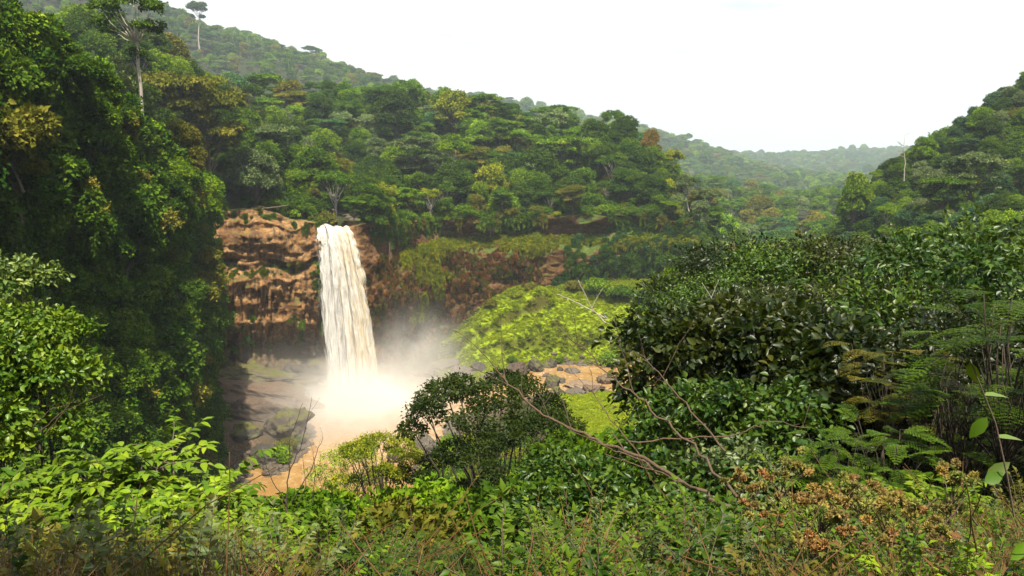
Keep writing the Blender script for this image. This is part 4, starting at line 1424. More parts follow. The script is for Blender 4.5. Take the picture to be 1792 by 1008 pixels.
P, ro, ks = on_cliff(90, lambda k, z: w_rock[k, 0] > 0.7 and abs(z - 49.5) < 2.0 and nzw(k, z) > 0, 46, 53, rc)
scatter('rock_ledge_moss', 'small tufts of moss on the ledges of the brown rock face', VINES, P, ro, rc.uniform(0.2, 0.5, len(P)), [(0.12, 0.16, 0.008), (0.07, 0.11, 0.008)])

P, ro, ks = on_cliff(110, lambda k, z: w_rock[k, 0] > 0.5 and (z > rimz[k] - 3.5 or d[k, 0] > -9.5 or d[k, 0] < -44 or fbm(np.array([(ARC[k, 0], 0, z)]), 6, 2, 311)[0] > 0.42) and nzw(k, z) > -0.25, 14, 74, rc)
scatter('rock_creepers', 'creepers and tufts spilling over the edges of the brown rock face', VINES, P, ro, rc.uniform(0.3, 0.85, len(P)), [GREENS[k] for k in ('mid green', 'deep green', 'olive', 'bright green')])

# bushes along the rim
for n_ in range(62):
    dd_ = rc.uniform(9, 200) if n_ > 12 else rc.uniform(-30, -9)
    k = int(np.argmin(np.abs(d[:, 0] - dd_)))
    back = rc.uniform(0.5, 7) if n_ > 12 else rc.uniform(6, 11)
    q = np.array((cx[k, -1], cy[k, -1], cz[k, -1])) - np.append(CN[stations[k]], 0) * back
    if n_ <= 12 and dd_ < -22:
        q = q - np.append(CN[stations[k]], 0) * 4
    col = ('mid green', 'bright green', 'yellow green', 'olive', 'deep green')[int(rc.integers(5))]
    wh = 'behind the bare rock top beside the falls' if n_ <= 12 else 'on the rim just right of the falls' if dd_ < 60 else 'on the middle of the rim above the dark overhang' if dd_ < 125 else 'at the far end of the rim'
    if n_ > 12 and n_ % 3 == 0:
        kd = ('draped', 'airy', 'broad', 'umbrella')[int(rc.integers(4))]
        tree(kd, NAMES[kd][0], f'{col} {NAMES[kd][1]} tree {wh}', 'tree', q + np.array((0, 0, -0.5)), col, rc.uniform(0.55, 1.05), f'{col} {kd} trees {wh}', r=rc, lean=0.08)
    else:
        tree('bush', 'bush', f'{col} leafy bush {wh}', 'bush', q + np.array((0, 0, -0.6)), col, rc.uniform(0.55, 1.7), f'{col} bushes {wh}', r=rc)

# ---------------------------------------------------------------- rocks
def rock_mesh(seed, sub=4, rough=0.28, strata=0.0):
    import bmesh
    bm = bmesh.new()
    bmesh.ops.create_icosphere(bm, subdivisions=sub, radius=1.0)
    V = np.array([v.co[:] for v in bm.verts])
    F = np.array([[v.index for v in f.verts] for f in bm.faces])
    bm.free()
    r = np.random.default_rng(seed)
    N = unit(V)
    for _ in range(9):           # knock flat facets
        n = rand_dirs(1, r)[0]
        cut = r.uniform(0.55, 0.9)
        dd = V @ n
        V = V - np.clip(dd - cut, 0, None)[:, None] * n * 0.85
    V = V * (1 + rough * fbm(V + seed, 0.9, 3, seed) + 0.35 * rough * fbm(V + seed, 0.28, 3, seed + 5) + 0.3 * rough * (1 - 2 * np.abs(fbm(V + seed, 0.4, 3, seed + 9))))[:, None]
    if strata:
        V[:, :2] *= (1 + strata * np.sin(V[:, 2] * 9 + 3 * fbm(V, 1.2, 2, seed)))[:, None]
    return V, F


b = M('boulder_stone')
gn = b.n('ShaderNodeNewGeometry')
tc = b.n('ShaderNodeTexCoord').outputs['Object']
oi = b.n('ShaderNodeObjectInfo')
n1, n2 = b.noise(gn.outputs['Position'], 0.5, 6, 0.65), b.noise(gn.outputs['Position'], 2.6, 7, 0.7)
col = b.mix(n2, b.vmath('MULTIPLY', oi.outputs['Color'], (0.4, 0.4, 0.4)), oi.outputs['Color'])
col = b.mix(b.ramp(n2, [(0.38, 0.9), (0.54, 0.0)]), col, c4((0.03, 0.025, 0.018)))
nzc = b.n('ShaderNodeSeparateXYZ', {0: gn.outputs['Normal']}).outputs[2]
mf = b.math('ADD', b.math('MULTIPLY', oi.outputs['Alpha'], nzc), b.math('MULTIPLY_ADD', n1, 1.2, -0.9))
col = b.mix(b.ramp(mf, [(0.30, 0.0), (0.45, 1.0)]), col, b.mix(n2, c4((0.035, 0.045, 0.006)), c4((0.12, 0.115, 0.012))))
bump = b.n('ShaderNodeBump', {'Strength': 1.0, 'Distance': 0.4, 'Height': n2})
p = b.n('ShaderNodeBsdfPrincipled', {'Base Color': col, 'Roughness': 0.7, 'Specular IOR Level': 0.4, 'Normal': bump.outputs[0]})
MAT_STONE = b.surf(p.outputs[0])


def rock(name, label, P, size, seed, color, moss=0.0, rz=0.0, tilt=(0, 0), strata=0.0, group=None, sub=5, rough=0.36):
    V, F = rock_mesh(seed, sub, rough, strata)
    V = V * np.asarray(size)
    o = link(name, new_mesh(name, V, F, MAT_STONE, smooth=True), loc=P)
    o.rotation_euler = (tilt[0], tilt[1], rz)
    o.color = (*color, moss)
    tag(o, label, 'rock', group)
    return o


def rk(px, py, w, hgt_px, seed, color, moss, label, zoff=0.25, name='boulder', dep=1.0, group=None, z=0.0, **kw):
    """boulder standing at the water level under pixel (px, py), w and hgt_px its size in the photograph"""
    x, y = w0(px, py, z)
    k = math.hypot(y, CAMZ) / FPX
    return rock(name, label, (x, y, z + hgt_px * k * zoff), (w * k * 0.5, w * k * 0.5 * dep, hgt_px * k * 0.62), seed, color, moss, rz=seed * 1.3, group=group, **kw)


GREY, BROWN, DARK, TAN = (0.17, 0.145, 0.115), (0.20, 0.13, 0.08), (0.065, 0.055, 0.045), (0.34, 0.24, 0.15)
# shelves of rock on the left bank under the cliff
rock('rock_shelf', 'long brown rock shelf sloping down to the spray on the left bank', (-88.0, 276, 6.5), (20, 9, 6.5), 3, (0.17, 0.10, 0.055), 0.45, rz=0.35, tilt=(0.10, 0.26), strata=0.10, sub=6, rough=0.5)
rock('rock_shelf', 'mossy rock shelf at the foot of the cliff above the long brown shelf', (-95, 289, 10.0), (17, 8, 4.0), 7, (0.10, 0.07, 0.042), 0.8, rz=0.25, tilt=(0.05, 0.2), strata=0.10, sub=6, rough=0.5)
rock('rock_shelf', 'dark wet rock shelf right under the overhang beside the falls', (-80, 303, 7.0), (9, 6, 5.0), 12, DARK, 0.5, rz=0.2, tilt=(0, 0.2), strata=0.06, sub=5)
rock('boulder', 'huge dark grey boulder block at the left edge of the pool', (-73, 247, 2.0), (9.0, 8, 7.0), 19, (0.085, 0.065, 0.045), 0.8, rz=0.8, tilt=(0.05, -0.1), strata=0.08, sub=6, rough=0.6)
rock('boulder', 'brown slab leaning behind the huge dark boulder on the left bank', (-82, 259, 5.0), (12, 6, 5.0), 23, (0.14, 0.088, 0.052), 0.5, rz=0.6, tilt=(0.1, 0.3), strata=0.10, sub=6, rough=0.5)
rock('boulder', 'dark boulder beside the small orange puddle', (-72.5, 231, 1.2), (6, 5, 4.0), 29, DARK, 0.35, rz=0.2, sub=5, rough=0.4)
rock('boulder', 'grey-green boulder at the shaded foot of the left bank', (-84, 240, 5), (7, 6, 5), 31, (0.10, 0.09, 0.06), 0.9, rz=1.2, sub=5)
rk(692, 806, 30, 22, 41, (0.19, 0.14, 0.12), 0, 'single round mauve-grey boulder in the near end of the pool')
rk(742, 800, 40, 44, 43, GREY, 0.6, 'dark boulder on the pool edge behind the dark tree')
rk(735, 835, 34, 30, 44, (0.13, 0.1, 0.08), 0.8, 'mossy boulder at the near right pool edge')
# the bank behind the spray and along the stream
for n_, (px, py, w, hh, c_, ms, lb) in enumerate([
        (690, 640, 60, 26, DARK, 0.3, 'wet black rock pile in the spray right of the falls'), (730, 622, 70, 26, DARK, 0.5, 'dark ledge block in the thin spray under the moss'), (775, 648, 56, 24, GREY, 0.3, 'grey block on the bank at the edge of the spray'),
        (745, 662, 50, 22, GREY, 0.0, 'pale wet rock at the far pool edge'), (805, 662, 46, 22, GREY, 0.1, 'grey rock between pool and mossy slope'), (838, 655, 40, 22, DARK, 0.4, 'dark rock on the bank below the green slope'),
        (865, 668, 36, 16, GREY, 0.0, 'low grey rock where the stream leaves the pool'), (905, 654, 40, 24, (0.10, 0.06, 0.045), 0.5, 'reddish dark rock on the grassy stream bank'), (936, 648, 26, 22, (0.09, 0.08, 0.05), 1.0, 'rounded rock with an orange moss cap beside the stream'),
        (962, 641, 24, 18, (0.10, 0.09, 0.06), 1.0, 'second moss-capped rock on the far stream bank'), (980, 648, 12, 8, DARK, 0, 'small dark stone in the upper stream'), (1003, 651, 30, 9, GREY, 0, 'flat grey stone in the middle of the stream'),
        (955, 658, 14, 6, (0.16, 0.1, 0.08), 0, 'low brown stone showing in the stream'), (968, 676, 28, 24, (0.09, 0.08, 0.05), 1.0, 'moss-topped rock on the near stream bank'), (983, 670, 12, 12, GREY, 0, 'small grey block beside the moss-topped rock'),
        (975, 692, 24, 18, (0.10, 0.09, 0.05), 1.0, 'orange-mossed stone at the near bank of the stream'), (1008, 692, 40, 16, GREY, 0.1, 'broad grey slab on the near stream bank'), (1035, 686, 40, 18, BROWN, 0.1, 'brown slab at the stream bend'),
        (1020, 676, 60, 10, TAN, 0.0, 'flat tan rock shelf in the stream'), (1060, 668, 34, 16, BROWN, 0.0, 'brown rock in the white riffle'), (760, 680, 30, 10, GREY, 0, 'low wet stone in the far pool corner')]):
    rk(px, py, w, hh, 60 + n_, c_, ms, lb)
# broken stone along the shores: nobody could count it
V_, F_, n0 = [], [], 0
sr = np.random.default_rng(70)
tries = np.stack((sr.uniform(-105, 75, 9000), sr.uniform(205, 362, 9000)), 1)
wsd_t = water_sd(tries[:, 0], tries[:, 1])
sel = tries[(wsd_t > -1.0) & (wsd_t < 6.5 * sr.uniform(0.1, 1, 9000))][:900]
hh_ = height(sel[:, 0], sel[:, 1])
base_rocks = [rock_mesh(500 + k, 2, 0.35) for k in range(6)]
for (x, y), z in zip(sel, hh_):
    Vr, Fr = base_rocks[sr.integers(6)]
    s = sr.uniform(0.25, 1.0) ** 1.5 * 1.9
    a = sr.uniform(0, 6.28)
    Rm = np.array(((math.cos(a), -math.sin(a), 0), (math.sin(a), math.cos(a), 0), (0, 0, 1)))
    V_.append((Vr * np.array((1, 0.8, 0.6)) * s) @ Rm.T + np.array((x, y, max(z, -0.2) + 0.1)))
    F_.append(Fr + n0)
    n0 += len(Vr)
o = link('rubble', new_mesh('rubble', np.concatenate(V_), np.concatenate(F_), MAT_STONE, smooth=True))
o.color = (0.15, 0.12, 0.09, 0.15)
tag(o, 'broken stones along the edge of pool and stream', 'rubble', kind='stuff')

# logs
def log(name, label, a, b_, r0, mat=None, seed=1, stubs=2):
    r = np.random.default_rng(seed)
    g = Geo()
    a, b_ = np.array(a, float), np.array(b_, float)
    pts = wiggle(0 * a, b_ - a, 8, 0.08, r)
    tube(g, pts, np.linspace(r0, r0 * 0.45, 8), 8)
    for k in range(stubs):
        st = pts[r.integers(2, 7)]
        tube(g, [st, st + r.normal(size=3) * r0 * 3], (r0 * 0.4, r0 * 0.15), 5)
    o = link(name, g.mesh(name, mat or MAT_BARK_PALE, smooth=True), loc=a)
    tag(o, label, 'log')
    return o


a_, b_ = at(440, 369, 303), at(505, 359, 306)
log('log', 'fallen trunk lying across the bare rock at the head of the falls', a_, b_, 0.36, seed=2, mat=MAT_BARK)
a_, b_ = at(742, 668, 322), at(792, 661, 325)
log('log', 'thin grey driftwood log on the rocks behind the pool', (a_[0], a_[1], 1.6), (b_[0], b_[1], 2.2), 0.3, seed=3)
g = Geo()
a_ = at(294, 458, 196)
pts = wiggle((0, 0, 0), (0.1, 0, -8.5), 9, 0.06, np.random.default_rng(9))
tube(g, pts, np.linspace(0.11, 0.05, 9), 6)
o = link('hanging_root', g.mesh('hanging_root', MAT_BARK_PALE, smooth=True), loc=a_ + np.array((3.0, -6, 0)))
tag(o, 'thin pale root hanging down the dark left wall', 'root')

for n_, (px, py, Y, ln, r0, lb) in enumerate([(655, 412, 336, 20, 0.8, 'stout pale stem with roots hanging down the cliff right beside the falls'), (643, 425, 334, 15, 0.35, 'thin hanging root between the falls and the stout stem'), (704, 418, 350, 12, 0.35, 'pale root dangling over the dark hollow right of the stout stem'),
                                            (690, 405, 352, 7, 0.25, 'short root under the bushy rim right of the falls'), (930, 385, 394, 9, 0.3, 'hanging root over the middle of the dark overhang'), (868, 388, 392, 8, 0.25, 'thin root on the dark overhang above the moss')]):
    g = Geo()
    r = np.random.default_rng(950 + n_)
    k = int(np.argmin(np.hypot(cx[:, 120] - at(px, py, Y)[0], cy[:, 120] - at(px, py, Y)[1])))
    z_ = at(px, py, Y)[2]
    top_ = cliff_point(k, z_)
    nn_ = np.append(CN[stations[k]], 0)
    pts = np.array([cliff_point(k, z_ - ln * t_) * 0.25 + (top_ - np.array((0, 0, ln * t_))) * 0.75 + nn_ * 0.9 for t_ in np.linspace(0, 1, 8)]) - top_
    tube(g, pts + r.normal(size=pts.shape) * 0.15, np.linspace(r0, r0 * 0.5, 8), 7)
    for q in range(4):
        st2 = pts[r.integers(2, 6)]
        tube(g, wiggle(st2, st2 + np.array((r.normal() * 1.2, r.normal() * 0.5, -ln * r.uniform(0.3, 0.6))), 5, 0.1, r), np.linspace(r0 * 0.4, r0 * 0.12, 5), 5)
    o = link('hanging_root', g.mesh('hanging_root', MAT_BARK, smooth=True), loc=top_)
    tag(o, lb, 'root')

# ---------------------------------------------------------------- grass on the open slope, bushes on it
g = Geo()
r = np.random.default_rng(81)
n = 90
P = np.stack((r.normal(size=n) * 0.55, r.normal(size=n) * 0.55, np.zeros(n)), 1)
D = np.stack((r.normal(size=n) * 0.7, r.normal(size=n) * 0.7, np.full(n, 0.35)), 1)
leaves(g, P, D, rand_dirs(n, r) * 0.6 + np.array((0, 0, 0.9)), r.uniform(0.3, 0.75, n), 0.18, np.clip(0.5 + r.normal(size=n) * 0.2, 0, 1), 'card', 0.1, 0.3)
x_, y_, z_ = ground_px(905, 352)
tuft = link('grass_tuft', g.mesh('grass_tuft', MAT_LEAF), loc=(x_, y_, z_))
tuft.color = (0.2, 0.23, 0.01, 1)
tag(tuft, 'single tall tuft of grass at the foot of the open slope', 'grass')
gp_ = np.stack((r.uniform(-48, 110, 60000), r.uniform(236, 408, 60000)), 1)
hq, sdq, ixq, wq, tq, gq = height(gp_[:, 0], gp_[:, 1], full=True)
ppq = proj(np.stack((gp_[:, 0], gp_[:, 1], hq), 1))
gm_ = sstep(-36, -22, gp_[:, 0]) * sstep(95, 70, gp_[:, 0]) * (gp_[:, 1] > 318) * sstep(4, 10, sdq) * gq
pm_ = sstep(950, 1000, ppq[:, 0]) * sstep(1260, 1190, ppq[:, 0]) * (ppq[:, 1] > 684) * (gp_[:, 1] > 240) * (gp_[:, 1] < 345)
slope_ = np.hypot(*[(height(gp_[:, 0] + ox, gp_[:, 1] + oy) - hq) / 0.8 for ox, oy in ((0.8, 0), (0, 0.8))])
ok = (slope_ < 1.9) & (np.maximum(gm_, pm_) > r.uniform(0, 1, len(gm_))) & (wq > 1.0)
gp3 = np.stack((gp_[:, 0], gp_[:, 1], hq), 1)[ok]
ng_ = len(gp3)
st_ = (slope_ > 1.35) & (gm_ > r.uniform(0, 1.2, len(gm_))) & (wq > 2) & (r.uniform(size=len(gm_)) < 0.22)
gs_ = np.stack((gp_[:, 0], gp_[:, 1], hq), 1)[st_]
scatter('fern_cover', 'dark ferns and weeds in the shaded folds of the open slope', [tuft], gs_, np.stack((r.normal(size=len(gs_)) * 0.4, r.normal(size=len(gs_)) * 0.4, r.uniform(0, 6.28, len(gs_))), 1), r.uniform(0.8, 1.8, len(gs_)), [(0.09, 0.14, 0.006), (0.12, 0.17, 0.006), (0.10, 0.11, 0.010)])
scatter('grass', 'lush bright green grass on the open slope and stream bank', [tuft], gp3, np.stack((r.normal(size=ng_) * 0.15, r.normal(size=ng_) * 0.15, r.uniform(0, 6.28, ng_)), 1), r.uniform(0.4, 0.85, ng_),
        [(0.17, 0.25, 0.006), (0.22, 0.295, 0.007), (0.26, 0.32, 0.010)])
for n_, (px, Y, s, col, lb) in enumerate([(895, 346, 0.8, 'mid green', 'round dark bush low on the bright grass slope'), (980, 356, 0.7, 'mid green', 'small dark bush in the middle of the grass slope'), (1045, 385, 2.0, 'bright green', 'big bright bush at the top right of the grass slope'),
                                          (1085, 380, 2.0, 'mid green', 'rounded dark bush beside the big bright bush under the cliff'), (1005, 388, 1.3, 'olive', 'olive bush at the top of the grass slope'), (1110, 360, 2.2, 'mid green', 'broad bush below the cliff end'),
                                          (1070, 352, 1.9, 'bright green', 'light bush right of the grass slope'), (1135, 375, 2.2, 'deep green', 'dark bush against the end of the cliff'), (1150, 345, 2.0, 'mid green', 'bushy clump behind the glossy tree tops'), (860, 372, 1.0, 'olive', 'low olive bush on the upper mossy step'),
                                          (905, 378, 1.0, 'yellow green', 'yellowish bush on the top mossy step'), (930, 384, 1.1, 'olive', 'bush under the brown cliff at the head of the slope')]):
    tree('bush', 'bush', lb, 'bush', ground_px(px, Y) - np.array((0, 0, 0.3)), col, s, r=rc)


# ================================================================== THE NEAR SLOPE
rn = np.random.default_rng(55)
MAT_NEAR = leaf_material('leaf_near', rough=0.42, spec=0.12, transl=0.25, var=0.55, hue=0.52)
MAT_DRY = leaf_material('dry_leaf', rough=0.8, spec=0.1, transl=0.25, var=0.4, hue=0.535)
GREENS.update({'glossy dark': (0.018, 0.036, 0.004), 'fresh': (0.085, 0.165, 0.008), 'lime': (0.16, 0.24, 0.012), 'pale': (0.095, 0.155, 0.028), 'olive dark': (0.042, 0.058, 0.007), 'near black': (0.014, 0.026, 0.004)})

# shrubs all down the slope between the trees: a continuous cover
sl = sample(30000, -75, 130, 22, 245, lambda P: 1.5 + P[:, 1] * 0.012, rn, lambda P, sd, wsd, gate: in_frame(P, 40, 0) & (wsd > 3) & (sd > 3) & ~((P[:, 0] < -70) & (P[:, 1] > 225)) & ~((P[:, 0] > 8) & (P[:, 0] < 70) & (P[:, 1] > 240)))
scatter('slope_shrubbery', 'thick low shrubs covering the slope down to the pool', [BUSH0, BUSH1], sl[:, :3] - np.array((0, 0, 0.4)), np.stack((0 * sl[:, 0], 0 * sl[:, 0], rn.uniform(0, 6.28, len(sl))), 1),
        rn.uniform(0.35, 0.75, len(sl)) * (1 + sl[:, 1] / 300), [GREENS[k] for k in ('mid green', 'deep green', 'bright green', 'olive', 'yellow green', 'deep green')])


def spray(cg, tg, base, n, ln, L, W, step, r, kind='ovate', el=(0.3, 1.3), droop=0.5, thick=0.012, whorl=2, face=0.9, fwd=0.7, az=None, t0=0.25):
    """arching stems from base with leaves set along them"""
    for k in range(n):
        a = r.uniform(0, 6.28) if az is None else r.normal() * az[1] + az[0]
        e = r.uniform(*el)
        l_ = ln * r.uniform(0.6, 1.15)
        m = max(5, int(l_ / step))
        t = np.linspace(0, 1, m)
        dirv = np.array((math.cos(a) * math.cos(e), math.sin(a) * math.cos(e), math.sin(e)))
        pts = np.asarray(base) + dirv * l_ * t[:, None] + np.array((0, 0, -droop * l_)) * (t ** 2.2)[:, None] + np.cumsum(r.normal(size=(m, 3)), 0) * step * 0.09
        tube(tg, pts, np.linspace(thick, thick * 0.35, m), 4)
        T = unit(np.gradient(pts, axis=0))
        sel = t > t0
        pp_, T_2 = pts[sel], T[sel]
        q = len(pp_)
        side = unit(np.cross(T_2, np.array((0, 0, 1.0))) + 1e-6)
        lt = r.normal() * 0.16
        for w in range(whorl):
            sg = np.where((np.arange(q) + w) % 2 == 0, 1, -1)[:, None]
            D = side * sg + T_2 * fwd + r.normal(size=(q, 3)) * 0.28
            N = np.array((0, 0, face)) + r.normal(size=(q, 3)) * 0.35 - T_2 * 0.1
            sz = (0.75 + 0.5 * r.uniform(size=q)) * np.clip(1.25 - 0.5 * t[sel], 0.6, 1.1)
            leaves(cg, pp_ + r.normal(size=(q, 3)) * step * 0.1, D, N, L * sz, W * sz, np.clip(0.5 + lt + r.normal(size=q) * 0.16 + 0.15 * (t[sel] - 0.5), 0, 1), kind, 0.18, 0.30)
        leaves(cg, pp_[-1:], T_2[-1:], np.array([[0, 0, 1.0]]), L, W, 0.7, kind, 0.18, 0.3)


def near_proto(key, seed, lob, nsub, nleaf, L, W, kind, trunk=None, r0=0.16, sub=0.3, low=-0.5, up=0.35, bark=None, leaf=None, fork=None, jit=0.5, reach=0.95):
    r = np.random.default_rng(seed)
    c, t = Geo(), Geo()
    foliage(c, lob, r, nsub, nleaf, L, W, up=up, kind=kind, sub=sub, low=low, jit=jit, shell=(0.55, 1.05))
    limbs(t, (0, 0, -4), fork or (0.2, 0.1, 3.5), lob, r0, r, reach=reach, sides=5)
    if key[0] == 'glossy':          # shoots standing out of the crown
        for k in range(70):
            lc, lr = lob[int(r.integers(len(lob)))]
            u_ = rand_dirs(1, r)[0]
            u_[2] = abs(u_[2]) * 0.8 - 0.15
            spray(c, t, np.asarray(lc) + np.asarray(lr) * u_ * 0.8, 1, 1.3, L, W, 0.10, r, kind='leaf', el=(0.1, 1.2), droop=0.35, thick=0.012, az=(math.atan2(u_[1], u_[0]), 0.4))
    proto(key, c, t, bark or MAT_BARK_DARK, leaf or MAT_NEAR)


for v in range(3):
    r = np.random.default_rng(400 + v)
    near_proto(('glossy', v), 410 + v, ring(r, 15, 3.6, 6.2, 2.2, 1.1, 0.75, 0.03) + ring(r, 10, 3.6, 4.0, 1.0, 1.0, 0.8, 0.3), 23, 17, 0.20, 0.10, 'leaf', leaf=MAT_GLOSS, sub=0.38)
for v in range(2):
    r = np.random.default_rng(430 + v)
    near_proto(('clumped', v), 440 + v, ring(r, 19, 5.6, 9.2, 3.2, 0.95, 0.62, 0.03) + ring(r, 10, 5.2, 6.4, 1.2, 0.75, 0.6, 0.4), 22, 22, 0.24, 0.13, 'card', sub=0.36, r0=0.32, low=-0.3, fork=(0.3, 0.1, 5.5))
for v in range(2):
    r = np.random.default_rng(450 + v)
    near_proto(('large', v), 460 + v, ring(r, 10, 1.9, 2.9, 1.0, 0.75, 0.8, 0.03) + ring(r, 6, 2.0, 1.6, 0.4, 0.7, 0.8, 0.3), 16, 11, 0.24, 0.145, 'ovate', leaf=MAT_GLOSS, sub=0.42, r0=0.05, fork=(0.1, 0, 1.2), jit=0.6)


for v in range(3):      # arching broad-leaved shrub, about 2 m
    r = np.random.default_rng(500 + v)
    c, t = Geo(), Geo()
    spray(c, t, (0, 0, 0), 16, 1.9, 0.17, 0.075, 0.085, r, el=(0.45, 1.45), droop=0.45)
    for k in range(14):
        b_ = np.array((r.normal() * 0.35, r.normal() * 0.35, r.uniform(0.3, 1.2)))
        tube(t, wiggle((b_[0] * 0.3, b_[1] * 0.3, -0.3), b_, 5, 0.1, r), 0.012, 4)
        spray(c, t, b_, 4, 0.9, 0.16, 0.075, 0.075, r, el=(0.0, 1.1), droop=0.35, thick=0.008)
    PROTO[('arching', v)] = (c.mesh('crown', MAT_NEAR), t.mesh('stem', MAT_BARK))
for v in range(3):      # small-leaved weed with upright stems, about 1 m
    r = np.random.default_rng(520 + v)
    c, t = Geo(), Geo()
    for k in range(9):
        spray(c, t, (r.normal() * 0.22, r.normal() * 0.22, -0.1), 2, 1.0, 0.085, 0.042, 0.05, r, kind='leaf', el=(0.8, 1.5), droop=0.18, thick=0.006, t0=0.15)
    PROTO[('weed', v)] = (c.mesh('crown', MAT_NEAR), t.mesh('stem', MAT_BARK))
for v in range(2):      # feathery plant: twice-divided leaves
    r = np.random.default_rng(540 + v)
    c, t = Geo(), Geo()
    for k in range(44):
        a, e = r.uniform(0, 6.28), r.uniform(-0.15, 0.9)
        o_ = np.array((math.cos(a) * 0.3, math.sin(a) * 0.3, 0)) * r.uniform(0.2, 3.2) + np.array((0, 0, r.uniform(0.4, 2.2)))
        dv = np.array((math.cos(a) * math.cos(e), math.sin(a) * math.cos(e), math.sin(e)))
        tube(t, wiggle((0, 0, -0.2), o_, 5, 0.15, r), np.linspace(0.012, 0.006, 5), 4)
        m = 12
        s_ = np.linspace(0, 1, m)
        rach = o_ + dv * 0.62 * s_[:, None] + np.array((0, 0, -0.22)) * (s_ ** 2)[:, None]
        tube(t, rach, np.linspace(0.005, 0.002, m), 3)
        side = unit(np.cross(dv, (0, 0, 1.0)))
        lt = r.normal() * 0.15
        for sg in (-1, 1):
            for j_ in range(2, m):
                pl = 0.20 * math.sin(math.pi * min(0.95, 0.2 + 0.75 * s_[j_])) * r.uniform(0.85, 1.1)
                kk = 9
                u2 = np.linspace(0.1, 1, kk)
                pd = unit(side * sg + dv * 0.55 + np.array((0, 0, -0.12)))
                pin = rach[j_] + pd * pl * u2[:, None]
                for s2 in (-1, 1):
                    leaves(c, pin, pd * 0.55 + np.cross(pd, (0, 0, 1.0)) * s2 + r.normal(size=(kk, 3)) * 0.1, np.tile((0, 0, 1.0), (kk, 1)) + r.normal(size=(kk, 3)) * 0.25, 0.05, 0.02, np.clip(0.5 + lt + 0.08 * r.normal(size=kk), 0, 1), 'card', 0.05, 0.1)
    PROTO[('feathery', v)] = (c.mesh('crown', MAT_NEAR), t.mesh('stem', MAT_BARK_DARK))


def near(kind, name, label, cat, px, py, Y, top, color, s=None, v=None, group=None, sink=0.0):
    """plant whose top shows at (px, py) at depth Y; top: height of the kind's top at scale 1. s given: scale fixed, the stem simply reaches down"""
    p = at(px, py, Y)
    z = hz(p[0], Y)
    sc = s or max(0.25, (p[2] - z) / top)
    nvar = sum(1 for k in PROTO if k[0] == kind)
    v = int(rn.integers(nvar)) if v is None else v
    e = root(name, (p[0], Y, p[2] - top * sc), rn.uniform(0, 6.28), sc)
    tag(e, label, cat, group)
    cm, tm = PROTO[(kind, v)]
    c = link('crown', cm, e)
    c.color = c4(np.array(GREENS[color]) * rn.uniform(0.9, 1.12) * (0.7 if px > 950 or py > 850 else 0.85 if px < 150 else 1.0))  # leaf colour darkened by place: shade painted into right, near and left-edge plants
    st = link('trunk' if tm.name.startswith('trunk') else 'stem', tm, e)
    gap = p[2] - top * sc - z
    if gap > 0.5 * sc:           # the foot of the trunk, down to the slope
        g = Geo()
        rr_ = (0.2 if kind in ('glossy', 'clumped') else 0.035)
        tube(g, wiggle((0, 0, -gap / sc - 0.3), (0, 0, -0.2), 6, 0.05, rn), np.linspace(rr_ * 1.3, rr_, 6), 7)
        link('trunk_base', g.mesh('trunk_base', MAT_BARK_DARK, smooth=True), e)
    return e


# the dark tree over the pool and its neighbours
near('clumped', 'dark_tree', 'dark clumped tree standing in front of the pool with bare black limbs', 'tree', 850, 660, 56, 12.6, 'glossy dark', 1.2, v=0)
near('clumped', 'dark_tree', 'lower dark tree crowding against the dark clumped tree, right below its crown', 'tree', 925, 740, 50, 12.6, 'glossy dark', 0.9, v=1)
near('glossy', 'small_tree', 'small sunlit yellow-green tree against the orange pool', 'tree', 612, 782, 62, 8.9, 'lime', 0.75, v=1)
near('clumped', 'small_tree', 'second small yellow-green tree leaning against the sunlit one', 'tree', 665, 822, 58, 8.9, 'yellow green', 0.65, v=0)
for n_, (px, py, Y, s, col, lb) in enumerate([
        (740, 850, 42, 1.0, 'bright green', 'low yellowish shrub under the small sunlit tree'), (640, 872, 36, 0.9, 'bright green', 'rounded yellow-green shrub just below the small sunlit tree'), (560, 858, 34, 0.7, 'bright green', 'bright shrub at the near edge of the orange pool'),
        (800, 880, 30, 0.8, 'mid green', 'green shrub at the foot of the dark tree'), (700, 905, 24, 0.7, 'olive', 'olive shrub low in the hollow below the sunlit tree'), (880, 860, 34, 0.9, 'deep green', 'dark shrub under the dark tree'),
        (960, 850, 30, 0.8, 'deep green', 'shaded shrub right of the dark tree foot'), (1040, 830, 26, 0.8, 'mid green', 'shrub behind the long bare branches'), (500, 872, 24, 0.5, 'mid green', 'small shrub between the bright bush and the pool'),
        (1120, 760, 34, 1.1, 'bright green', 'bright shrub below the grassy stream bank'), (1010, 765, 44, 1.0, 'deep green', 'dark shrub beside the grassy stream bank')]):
    near('bush', 'bush', lb, 'bush', px, py, Y, 3.9, col, s)

